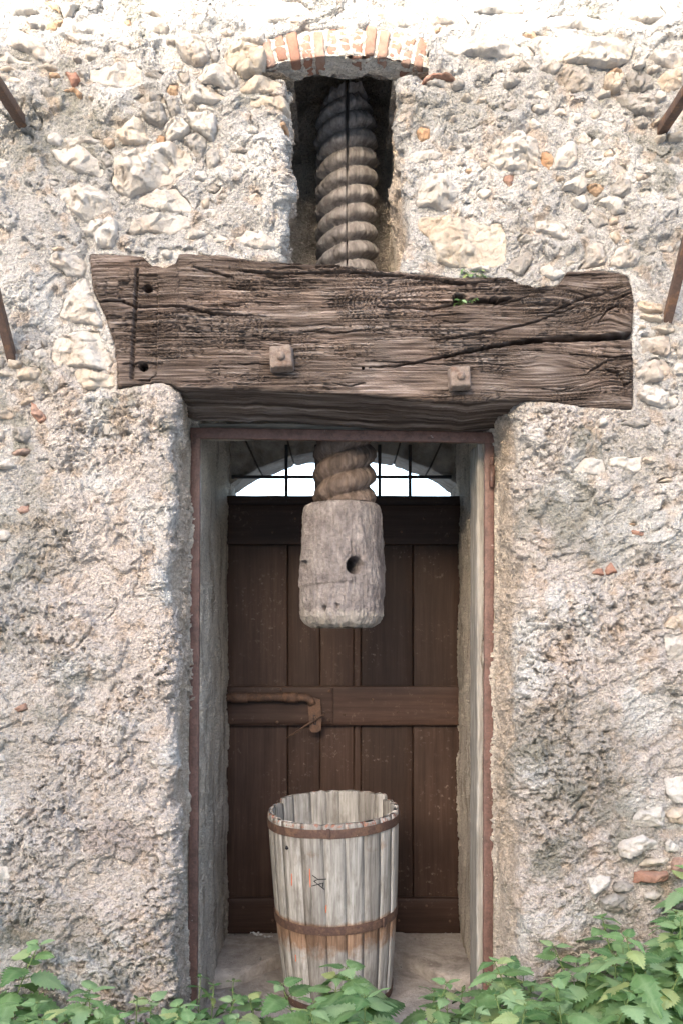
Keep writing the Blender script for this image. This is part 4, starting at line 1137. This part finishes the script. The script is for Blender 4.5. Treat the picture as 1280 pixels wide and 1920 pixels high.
# ------------------------------------------------------------------ door, grille
DY = 1.0
def make_door():
    T = thing('plank_door', 'dark brown painted plank door at the back of the opening', 'door', (0, DY, 0.16))
    zt = PZ(931, DY); zb = 0.158
    edges = [425, 539.5, 600, 663, 676, 773.5, 862]
    for i in range(len(edges) - 1):
        g = 1.3 if i not in (1, 2, 3) else 0.5
        x0 = PX(edges[i] + g * 0.5, DY); x1 = PX(edges[i + 1] - g * 0.5, DY)
        dy = [0, 0.004, 0.003, 0.007, 0.002, 0.0][i]
        V, f = rough_box(x0, x1, DY + dy, DY + 0.035, zb, zt - 0.02, 0.04, 0.0015, 6, 0.004, 30 + i)
        obj('plank', V, f, M['door'], T)
    V, f = rough_box(PX(424, DY), PX(863, DY), DY + 0.030, DY + 0.05, zb, zt - 0.015, 0.1, 0.0, 6, 0.003, 39); obj('backing_board', V, f, M['door'], T)
    def rail(y0, y1, x0, x1, pr, seed, name='rail'):
        V, f = rough_box(PX(x0, DY), PX(x1, DY), DY - pr, DY + 0.002, PZ(y1, DY), PZ(y0, DY), 0.03, 0.0015, 7, 0.004, seed)
        o = obj(name, V, f, M['rail'], T)
        if name == 'rail':
            for e0, e1 in zip(edges[:-1], edges[1:]):
                for t in ((0.25, 0.3), (0.75, 0.7)):
                    if e1 - e0 < 40: continue
                    x, _, z = P(e0 + (e1 - e0) * t[0] + RNG.uniform(-4, 4), y0 + (y1 - y0) * t[1] + RNG.uniform(-5, 5), DY - pr)
                    V, f = tube([(x, DY - pr + 0.002, z), (x, DY - pr - 0.0015, z), (x, DY - pr - 0.003, z)], [0.0055, 0.005, 0.002], 8); obj('nail', V, f, M['rust'], o)
        return o
    rail(948, 1022, 426, 861, 0.028, 40); rail(1286, 1359, 426, 861, 0.026, 41); rail(1681, 1746, 426, 861, 0.028, 42)
    rail(930, 949, 424, 862, 0.012, 43, 'top_edge')
    # sliding bolt on its plate
    yb = DY - 0.028
    V, f = rough_box(PX(428, yb), PX(625, yb), yb - 0.004, yb + 0.002, PZ(1357, yb), PZ(1289, yb), 0.02, 0.001, 9, 0.002, 44)
    plate = obj('bolt_plate', V, f, M['rail'], T)
    for (px, py) in ((436, 1350), (520, 1354), (618, 1296), (616, 1350), (527, 1293)):
        x, _, z = P(px, py, yb - 0.004); V, f = tube([(x, yb - 0.002, z), (x, yb - 0.008, z), (x, yb - 0.010, z)], [0.006, 0.006, 0.002], 10); obj('rivet', V, f, M['rust'], plate)
    yr = yb - 0.026; zr = PZ(1308, yr)
    pts = [(PX(408, yr), yr, zr), (PX(560, yr), yr, zr), (PX(575, yr), yr, zr - 0.002), (PX(583, yr), yr, zr - 0.012), (PX(586, yr), yr, zr - 0.028)]
    V, f = tube(pts, 0.0165, 16); bolt = obj('bolt', V, f, M['rust'], T)
    for (a, b) in ((434, 465), (531, 559)):
        V, f = tube([(PX(a, yr), yr, zr), (PX(b, yr), yr, zr)], 0.0205, 18); obj('sleeve', V, f, M['rust'], bolt)
    # hasp with a slot and staple
    hz = [(578, 1305), (600, 1312), (603, 1345), (602, 1368), (596, 1373), (585, 1373), (581, 1368), (579, 1340), (577, 1318)]
    y0, y1 = yr - 0.004, yr + 0.008
    ring = [P(a, b, yr) for a, b in hz]; n = len(ring); slot = [P(a, b, yr) for a, b in ((586.5, 1341), (592, 1341), (593, 1359), (588, 1359))]
    V = [(p[0], y0, p[2]) for p in ring] + [(p[0], y1, p[2]) for p in ring]
    f = [[i, (i + 1) % n, n + (i + 1) % n, n + i] for i in range(n)] + [list(range(n - 1, -1, -1)), list(range(n, 2 * n))]
    obj('hasp', V, f, M['rust'], bolt, False)
    V = [(p[0], y0 - 0.0006, p[2]) for p in slot]; obj('slot', V, [[0, 1, 2, 3]], M['bar'], bolt, False)
    x, _, z = P(590, 1346, yr); V, f = tube([(x, y1, z + 0.006), (x, y0 - 0.012, z + 0.004), (x, y0 - 0.016, z - 0.008), (x, y0 - 0.012, z - 0.018), (x, y1, z - 0.02)], 0.003, 8)
    obj('staple', V, f, M['rust'], bolt)
    a = P(538, 1384, yr - 0.02); b = P(608, 1339, yr - 0.012); V, f = tube([a, tuple((np.array(a) + np.array(b)) / 2 + np.array((0, 0, 0.002))), b], 0.0036, 8); obj('pin', V, f, M['rust'], bolt)
make_door()

G = thing('window_grille', 'black iron bar grille in the arched opening above the door', 'grille', (0, 0.99, 1.95))
gy = 0.992
for px, r in ((537, 0.0065), (593, 0.0065), (711, 0.0065), (768, 0.0065)):
    V, f = rough_box(PX(px, gy) - r, PX(px, gy) + r, gy - r, gy + r, PZ(936, gy), PZ(834, gy), 0.05, 0.0008, 20, 0.002, int(px)); obj('bar', V, f, M['bar'], G)
V, f = rough_box(PX(434, gy), PX(846, gy), gy + 0.0075, gy + 0.018, PZ(896.5, gy), PZ(890.5, gy), 0.05, 0.0008, 20, 0.002, 9); obj('crossbar', V, f, M['bar'], G)

# ------------------------------------------------------------------ canopy brackets
for sx, (tx, tz), (bx, bz), side in ((-1, (40, 226), (22, 668), 'left'), (1, (1240, 243), (1250, 600), 'right')):
    x, _, z = P(tx, tz, 0); x2, _, z2 = P(bx, bz, 0)
    B = thing('iron_bracket', 'rusty square iron bracket sticking out of the wall at the picture\'s %s edge' % side, 'bracket', (x, 0, z2), 'canopy brackets either side of the beam')
    reach = (z - z2) * 0.98; h = 0.014
    V, f = rough_box(x - h, x + h, -reach - 0.03, 0.06, z - h, z + h, 0.03, 0.001, 20, 0.002, 3); obj('arm', V, f, M['bracket'], B)
    V, f = rough_box(-h * 0.9, h * 0.9, -0.06, math.hypot(reach, z - z2), -h * 0.9, h * 0.9, 0.03, 0.001, 20, 0.002, 5); V = np.array(V)
    an = math.atan2(z - z2, reach); k = V[:, 1].copy(); q = V[:, 2].copy(); tt = np.clip(k / math.hypot(reach, z - z2), 0, 1)
    W = np.stack([x2 + (x - x2) * tt + V[:, 0], -k * math.cos(an) + q * math.sin(an), z2 + k * math.sin(an) + q * math.cos(an)], 1)
    obj('brace', W, f, M['bracket'], B)

# ------------------------------------------------------------------ wooden tub
def make_tub():
    cx, cy = PX(634, 0.51), 0.51; zb = 0.132; H = PZ(1520, 0.51) - zb + 0.012
    T = thing('wooden_tub', 'grey weathered stave tub with rusty hoops standing in the doorway', 'tub', (cx, cy, zb))
    tilt = Matrix.Rotation(math.radians(-1.6), 4, 'Y')
    Rt, Rb = 0.230, 0.186
    def rad(z): return Rb + (Rt - Rb) * (z / H) ** 0.9 + 0.006 * math.sin(math.pi * z / H)
    def W(p):
        v = tilt @ Vector(p); return (cx + v.x, cy + v.y, zb + v.z)
    n = 21; wid = RNG.uniform(0.75, 1.3, n); edges = np.concatenate([[0], np.cumsum(wid)]) / wid.sum() * 2 * math.pi
    hoops = [(H - 0.036, 0.029), (0.292, 0.029), (0.018, 0.026)]
    for i in range(n):
        a0, a1 = edges[i] + 0.0028, edges[i + 1] - 0.0028; am = (a0 + a1) / 2
        back = math.sin(am)                       # +1 at the back
        top = H + (0.016 if back > 0.55 else 0.0) + RNG.normal() * 0.0013 - (0.008 if back < -0.3 else 0)
        nz, na = 30, 5; th = 0.019
        V = []; ru = []; rd = []
        zz = np.concatenate([np.linspace(0, top - 0.02, nz - 6), top - 0.02 + 0.02 * np.linspace(0, 1, 7)[1:]])
        off = RNG.normal() * 0.0012
        for j, z in enumerate(zz):
            row = []
            for inner in (0, 1):
                for k in range(na):
                    a = a0 + (a1 - a0) * (k / (na - 1) if not inner else 1 - k / (na - 1))
                    r = rad(z) + off - (th if inner else 0)
                    if not inner and k in (0, na - 1): r -= 0.0012
                    e = max(0.0, (z - (top - 0.010)) / 0.010); r += (0.004 if inner else -0.004) * e * e
                    z2 = z + (0.004 * float(perlin(a * 9, 0.3, 170)) + 0.003 * float(perlin(a * 40, 0.7, 171))) * (1 if z > top - 0.021 else 0)
                    r += 0.0012 * float(perlin(a * 18, z * 5, 172))
                    V.append(W((r * math.cos(a), r * math.sin(a), z2)))
                    s = 0.0
                    for hz, hw in hoops: s = max(s, math.exp(-(max(0, (hz - z)) / 0.10) ** 2) * (z < hz + 0.01) * (1.0 if 0.1 < hz < 0.4 else 0.22))
                    s = max(s, 0.55 * math.exp(-((z - (H - 0.105)) / 0.008) ** 2) * (0.4 + 0.6 * math.sin(a * 3 + 1) ** 2))
                    ru.append(s * (0 if inner else 1)); rd.append(sstep(top - 0.03, top - 0.012, z) * (0.35 if inner else 0.75))
        f = grid_faces(nz, 2 * na, False, True)[:, ::-1].tolist()
        f.append(list(range(2 * na))); f.append([(nz - 1) * 2 * na + k for k in range(2 * na)][::-1])
        obj('stave', V, f, M['stave'], T, True, {'rust': np.array(ru), 'redrim': np.array(rd)})
    for hi, (hz, hw) in enumerate(hoops):
        V = []; na = 120
        for k in range(na):
            a = 2 * math.pi * k / na; wob = 0.004 * math.sin(a + 0.6) + 0.0015 * float(perlin(a * 3, hi, 173)); bulge = 0.0008 * float(perlin(a * 6, hi + 5.5, 174))
            for (dz, dr) in ((-hw / 2, 0.0005), (-hw / 2, 0.0030), (0, 0.0035), (hw / 2, 0.0030), (hw / 2, 0.0005)):
                z = hz + dz + wob; r = rad(max(0, z)) + dr + bulge; V.append(W((r * math.cos(a), r * math.sin(a), z)))
        f = grid_faces(na, 5, True, True)[:, ::-1].tolist()
        hoop = obj('hoop', V, f, M['hoop'], T, False)
        a = -math.pi / 2 - 0.06 + hi * 0.9
        z = hz; r = rad(z)
        V, f = rough_box(r + 0.002, r + 0.009, -0.006, 0.006, z - hw * 0.6, z + hw * 0.55, 0.01, 0.0006, 40, 0.002, 3 + hi); V = np.array(V)
        obj('rivet', [W((p[0] * math.cos(a) - p[1] * math.sin(a), p[0] * math.sin(a) + p[1] * math.cos(a), p[2])) for p in V], f, M['hoop'], hoop)
    V = [W((0.0, 0.0, 0.05))] + [W(((Rb - 0.012) * math.cos(2 * math.pi * k / 40), (Rb - 0.012) * math.sin(2 * math.pi * k / 40), 0.05)) for k in range(40)]
    obj('bottom', V, [[0, 1 + k, 1 + (k + 1) % 40] for k in range(40)], M['greywood_x'], T, False)
    # marks drawn on the staves
    def surf(px, py):
        zz = PZ(py, 0.26); k = math.sin(math.radians(1.6)); x = PX(px, 0.26) - cx + k * (zz - zb)
        for _ in range(6):
            z = zz - zb; r = rad(max(0.0, z)) + 0.0026; c = math.sqrt(max(1e-4, 1 - min(0.95, (x / r) ** 2))); Y = cy - r * c; zz = PZ(py, Y); x = PX(px, Y) - cx + k * (zz - zb)
        return Vector((PX(px, Y), Y, zz))
    def strokes(name, segs, w, mat):
        V = []; f = []
        for (a, b, c, d) in segs:
            p, q = surf(a, b), surf(c, d)
            m = 5
            prev = None
            for k in range(m + 1):
                t = k / m; pt = surf(a + (c - a) * t, b + (d - b) * t); dr = (q - p).normalized(); sd = Vector((dr.z, 0, -dr.x)) * w * (0.75 + 0.5 * random.random())
                i = len(V); V += [tuple(pt + sd), tuple(pt - sd)]
                if k: f.append([i - 2, i - 1, i + 1, i])
        obj(name, V, f, mat, T, False)
    zx = lambda x, y: (560 + x / 12.8, 1610 + y / 12.8)
    S = [((330, 400), (470, 500)), ((360, 545), (450, 505)), ((450, 500), (660, 490)), ((365, 540), (470, 620)), ((470, 620), (620, 740)), ((310, 660), (440, 625)), ((440, 625), (600, 580)), ((590, 575), (570, 700))]
    strokes('star_mark', [zx(*a) + zx(*b) for a, b in S], 0.0014, M['ink'])
    for sg in (zx(262, 240) + zx(280, 690), zx(662, 1110) + zx(650, 1300), (547, 1638, 547, 1661), (554, 1790, 555, 1803)): strokes('chalk_mark', [sg], 0.0013, M['redink'])
    p = surf(538, 1590); V, f = tube([tuple(p + Vector((0, -0.0005, 0))), tuple(p + Vector((0, 0.012, 0)))], 0.006, 12); obj('knot_hole', V, f, M['ink'], T)
make_tub()

# ------------------------------------------------------------------ old lath left in the render
for k, (px, py, w, h, rot) in enumerate(((181, 800, 7, 24, 0.3), (199, 803, 10, 20, 0.05), (216, 804, 12, 17, -0.08))):
    x, _, z = P(px, py, -0.012); a, b = w * 0.0008, h * 0.0008
    V, f = rough_box(-a, a, -0.008, 0.02, -b, b, 0.006, 0.001, 60, 0.001, k); V = np.array(V); ca, sa = math.cos(rot), math.sin(rot)
    obj('lath', np.stack([x + V[:, 0] * ca + V[:, 2] * sa, V[:, 1] + 0.004, z - V[:, 0] * sa + V[:, 2] * ca], 1), f, M['greywood'], WALL)

# ------------------------------------------------------------------ nettles
def leaf_mesh(seed, narrow=1.0, teeth=9):
    r = random.Random(seed); nt = teeth * 2 + 1
    V = []; vein = []
    droop = r.uniform(0.3, 0.75); fold = r.uniform(0.10, 0.3); cols = (-1, -0.66, -0.33, 0, 0.33, 0.66, 1)
    for i in range(nt):
        t = i / (nt - 1)
        w = 0.46 * narrow * (math.sin(math.pi * min(1, t ** 0.62)) ** 0.85) * (1 - 0.22 * t) if 0 < t < 1 else 0.0
        if t < 0.16: w = max(w, 0.46 * narrow * (t / 0.16) ** 0.5 * 0.80)
        tooth = (1.0 if i % 2 else 0.70)
        for s in cols:
            e = abs(s) == 1
            x = s * w * (tooth if e else 0.95)
            tt = t + (0.035 if (e and i % 2) else 0.0) - (0.07 * abs(s) * max(0, 0.25 - t) / 0.25)
            q = 0.018 * math.cos((t * 7.5 - abs(s) * 1.3) * 2 * math.pi) * (1 - abs(s) * 0.5) * (0 if s == 0 else 1)
            z = -droop * tt * tt - fold * abs(x) + 0.35 * abs(x) ** 2 + q + 0.02 * math.sin(t * 9 + s * 2 + seed)
            V.append((x, tt, z))
            vp = (t * 7.5 - abs(s) * 1.3) % 1.0; vein.append(1.0 if s == 0 else max(0.0, 1 - min(vp, 1 - vp) * 4.5) * 0.8)
    me = make_mesh('nettle_leaf', V, grid_faces(nt, len(cols)), True, {'vein': np.array(vein)})
    me.materials.append(M['leaf']); return me
LEAVES = [leaf_mesh(k, 0.95 + 0.12 * (k % 3)) for k in range(6)]

def nettle(x, y, h, size, label, group, lean=None, seed=0, name='nettle', leafset=None):
    r = random.Random(seed)
    T = thing(name, label, 'nettle' if name == 'nettle' else 'weed', (x, y, 0.0), group)
    leafset = leafset or LEAVES
    lx, ly = lean if lean else (r.uniform(-0.25, 0.25), r.uniform(-0.25, 0.15))
    def stem(t): return Vector((lx * h * t * t, ly * h * t * t, h * t))
    V, f = tube([stem(t / 7) for t in range(8)], [0.0032 - 0.0018 * t / 7 for t in range(8)], 6)
    parts = [(V, f)]
    nodes = max(5, int(h / 0.045)); ph0 = r.random() * 6.28
    leaves = []
    for k in range(nodes):
        t = 0.30 + 0.70 * (k / (nodes - 1)) ** 0.9
        p = stem(t); up = (k / (nodes - 1))
        ls = size * 2.05 * (1.0 - 0.66 * up ** 2.6) * r.uniform(0.85, 1.12)
        for q in range(2 if up < 0.99 else 3):
            a = ph0 + k * math.pi / 2 + q * (math.pi if up < 0.99 else 2.09) + r.uniform(-0.3, 0.3)
            pl = ls * (0.5 - 0.3 * up); pitch = r.uniform(-0.15, 0.35) + 0.5 * up ** 3
            d = Vector((math.cos(a), math.sin(a), 0.35))
            e = p + d.normalized() * pl
            V, f = tube([p, p + d * pl * 0.45 + Vector((0, 0, 0.004)), e], 0.0011, 5); parts.append((V, f))
            leaves.append((e, a, pitch - r.uniform(0.25, 0.85) * (1 - up * 0.7), ls))
    V, f = merge(parts)
    me = make_mesh('stem', V, f); me.materials.append(M['stem'])
    o = bpy.data.objects.new('stem', me); COL.objects.link(o); o.parent = T
    for (e, a, pitch, ls) in leaves:
        o = bpy.data.objects.new('leaf', leafset[r.randrange(len(leafset))]); COL.objects.link(o); o.parent = T
        o.location = e; o.rotation_euler = Euler((pitch, r.uniform(-0.35, 0.35), a - math.pi / 2)); o.scale = (ls, ls, ls)
    return T

rn = random.Random(5)
ORD = 'first second third fourth fifth sixth seventh eighth ninth tenth eleventh twelfth thirteenth fourteenth fifteenth'.split()
def plant_row(x0px, x1px, n, topfn, Ys, size, label, group, row):
    xs = sorted(x0px + (x1px - x0px) * (k + 0.5) / n + rn.uniform(-10, 10) for k in range(n))
    for k, px in enumerate(xs):
        Y = rn.uniform(*Ys); top = topfn(px) + rn.uniform(-6, 26); h = PZ(top, Y) - 0.02
        nettle(PX(px, Y), Y, max(0.12, h), size * rn.uniform(0.72, 1.25), '%s, %s row, %s from the left' % (label, row, ORD[k]), group, seed=rn.randrange(99999))
def top_left(px): return float(np.interp(px, [0, 60, 150, 250, 330, 350], [1850, 1852, 1862, 1848, 1872, 1870]))
def top_mid(px): return float(np.interp(px, [340, 400, 450, 520, 600, 640, 690, 740, 800, 860, 920], [1868, 1830, 1850, 1848, 1825, 1798, 1772, 1838, 1845, 1838, 1825]))
def top_right(px): return float(np.interp(px, [920, 960, 1050, 1100, 1150, 1190, 1240, 1290], [1805, 1822, 1800, 1785, 1750, 1690, 1640, 1640]))
plant_row(-230, 340, 15, top_left, (-0.34, -0.08), 0.062, 'leafy nettle below the left pier', 'nettles below the left pier', 'back')
plant_row(-80, 340, 9, lambda p: top_left(p) + 30, (-0.55, -0.38), 0.062, 'leafy nettle below the left pier', 'nettles below the left pier', 'front')
plant_row(360, 530, 5, lambda p: top_mid(p) + 8, (-0.10, 0.12), 0.050, 'small nettle left of the tub', 'nettles beside the tub', 'back')
plant_row(330, 560, 6, lambda p: top_mid(p) + 38, (-0.40, -0.18), 0.060, 'small nettle left of the tub', 'nettles beside the tub', 'front')
plant_row(565, 735, 4, top_mid, (-0.22, -0.02), 0.080, 'big nettle before the tub', 'nettles in front of the tub', 'back')
plant_row(540, 760, 4, lambda p: top_mid(p) + 55, (-0.45, -0.28), 0.076, 'big nettle before the tub', 'nettles in front of the tub', 'front')
plant_row(760, 925, 5, top_mid, (-0.25, 0.02), 0.058, 'nettle right of the tub', 'nettles right of the tub', 'back')
plant_row(750, 930, 5, lambda p: top_mid(p) + 40, (-0.48, -0.28), 0.052, 'nettle right of the tub', 'nettles right of the tub', 'front')
plant_row(930, 1120, 9, top_right, (-0.32, -0.06), 0.060, 'nettle below the right pier', 'nettles below the right pier', 'back')
plant_row(930, 1120, 5, lambda p: top_right(p) + 40, (-0.5, -0.34), 0.052, 'nettle below the right pier', 'nettles below the right pier', 'front')
plant_row(1110, 1480, 15, top_right, (-0.26, -0.08), 0.066, 'tall nettle of the right clump', 'tall nettle clump', 'back')
plant_row(1130, 1330, 9, lambda p: top_right(p) + 55, (-0.42, -0.24), 0.054, 'tall nettle of the right clump', 'tall nettle clump', 'front')
nettle(PX(-14, -0.1), -0.1, PZ(1772, -0.1), 0.062, 'taller nettle leaning in at the picture\'s left edge above the others', None, (0.25, 0.0), 3)

DARK = [leaf_mesh(40 + k, 0.62, 4) for k in range(3)]
def mat_leaf2():
    n = N('dark_leaf', 0.4, 0.4); r = n.rand()
    n.color(n.ramp(r, [(0.0, (0.030, 0.075, 0.022)), (0.6, (0.055, 0.115, 0.035)), (1.0, (0.12, 0.13, 0.04))])); return n.m
_m2 = mat_leaf2()
for m_ in DARK: m_.materials.clear(); m_.materials.append(_m2)
for k, (px, top, Y, where) in enumerate(((368, 1822, 0.02, 'against the left door jamb'), (392, 1838, -0.05, 'beside the left door jamb'), (430, 1832, 0.1, 'on the threshold left of the tub'), (936, 1788, -0.04, 'against the right door jamb'), (921, 1815, 0.02, 'inside the right door jamb'),
        (975, 1835, -0.10, 'below the right pier'), (250, 1862, -0.2, 'in front of the left pier'), (850, 1850, -0.05, 'right of the tub'), (1090, 1825, -0.05, 'at the edge of the tall nettle clump'))):
    nettle(PX(px, Y), Y, PZ(top, Y), 0.034, 'dark small-leaved weed %s' % where, 'dark weeds among the nettles', (0.05, -0.1), 70 + k, 'leafy_weed', DARK)

# weeds rooted on the beam
def weed(x, y, z, n, size, label, seed):
    r = random.Random(seed); T = thing('beam_weed', label, 'weed', (x, y, z)); parts = []
    lv = []
    for k in range(n):
        a = r.uniform(math.pi * 0.9, math.pi * 2.1); L = size * r.uniform(0.5, 1.3); e = Vector((math.cos(a) * L, math.sin(a) * L * 0.7, L * r.uniform(0.1, 0.8)))
        V, f = tube([Vector((0, 0, -0.004)), e * 0.5 + Vector((0, 0, 0.004)), e], 0.0008, 5); parts.append((V, f)); lv.append((e, a, r.uniform(-0.6, 0.3)))
    V, f = merge(parts); me = make_mesh('stem', V, f); me.materials.append(M['stem']); o = bpy.data.objects.new('stem', me); COL.objects.link(o); o.parent = T
    for e, a, p in lv:
        o = bpy.data.objects.new('leaf', LEAVES[r.randrange(6)]); COL.objects.link(o); o.parent = T; s = size * r.uniform(0.5, 0.9)
        o.location = e; o.rotation_euler = Euler((p, r.uniform(-0.5, 0.5), a - math.pi / 2)); o.scale = (s, s, s)
weed(PX(885, 0.0), 0.0, PZ(522, 0.0) , 14, 0.026, 'tiny pale green weed growing on top of the beam', 1)
weed(PX(862, -0.02), 0.0, PZ(568, -0.02), 8, 0.022, 'little weed sprouting from the hole in the beam', 2)
weed(PX(884, -0.02), -0.018, PZ(566, -0.02), 5, 0.012, 'tuft of tiny leaves beside the hole in the beam', 4)

# ------------------------------------------------------------------ litter in the doorway
def litter():
    parts = []; r = random.Random(21)
    for k in range(260):
        x = r.uniform(-0.46, 0.46); y = r.uniform(0.05, 0.98); zf = 0.178 if y > back_edge(x) + 0.03 else 0.131
        if r.random() < 0.6: x = math.copysign(0.46 - abs(r.gauss(0, 0.05)), x)
        sz = r.uniform(0.002, 0.006) if k > 25 else r.uniform(0.006, 0.012)
        V = [(x + sz * a * r.uniform(0.7, 1.3), y + sz * b * r.uniform(0.7, 1.3), zf + sz * c * r.uniform(0.5, 1)) for a, b, c in ((1, 0, 0), (-1, 0, 0), (0, 1, 0), (0, -1, 0), (0, 0, 1), (0, 0, -1))]
        parts.append((V, [[0, 2, 4], [2, 1, 4], [1, 3, 4], [3, 0, 4], [2, 0, 5], [1, 2, 5], [3, 1, 5], [0, 3, 5]]))
    V, f = merge(parts); o = obj('grit', V, f, M['g'], None, False); tag(o, 'crumbs of mortar and grit lying on the stone threshold', 'grit', kind='stuff')
    for k, (px, py) in enumerate(((478, 1746), (486, 1750), (505, 1748))):
        x, y, z = PX(px, 0.93), 0.93 - 0.02 * k, 0.186
        V = []; n = 7
        for i in range(n):
            for j in range(3): V.append((x + (i - 3) * 0.006, y + (j - 1) * 0.007 + 0.004 * math.sin(i * 1.3 + k), z + 0.006 * abs(math.sin(i * 1.1 + j + k))))
        o = obj('plastic_scrap', V, grid_faces(n, 3), M['white'], None, False)
        tag(o, 'crumpled white scrap at the foot of the door, %s from the left' % ORD[k], 'scrap', 'white scraps by the door')
litter()

# the building opposite, behind the camera: it keeps the sun off all but the top of the wall
def opposite():
    d = 16.0; H = 3.18 + d * math.tan(SUN_EL) / math.cos(SUN_AZ)
    o = thing('opposite_house', 'long plain rendered house opposite the wall', 'house', (0, -d - 3, 0))
    m = mat_plain('opposite_render', (0.5, 0.47, 0.42), 0.9)
    obj('wall', *box_v(-30, 30, -d - 6, -d, -0.1, H), m, o, False)
opposite()
ml = mat_plain('bounce_gravel', (0.55, 0.51, 0.45), 0.95, 0.2, 60)  # pale tone for the two added light-bouncing sheets
xs = np.linspace(-30, 30, 40); ys = np.linspace(-15, -0.75, 20); X, Y = np.meshgrid(xs, ys, indexing='ij')
o = obj('bounce_lane', np.stack([X, Y + 0.06 * fbm(X, Y * 0, 3, 200), 0.035 + 0 * X], -1).reshape(-1, 3), grid_faces(40, 20), ml); tag(o, 'unseen pale gravel added in front of the wall to bounce light', kind='structure')  # unseen sheet, added to throw light up onto soffits and undersides
X, Y = np.meshgrid(np.linspace(-12, 12, 20), np.linspace(1.45, 14, 12), indexing='ij')
o = obj('bounce_courtyard', np.stack([X, Y, 0.06 + 0 * X], -1).reshape(-1, 3), grid_faces(20, 12), ml); tag(o, 'unseen pale gravel added behind the wall to bounce light', kind='structure')  # added out of view to lift the underside of the rear arch
for o in bpy.data.objects:
    if '_w' in o.keys(): del o['_w']
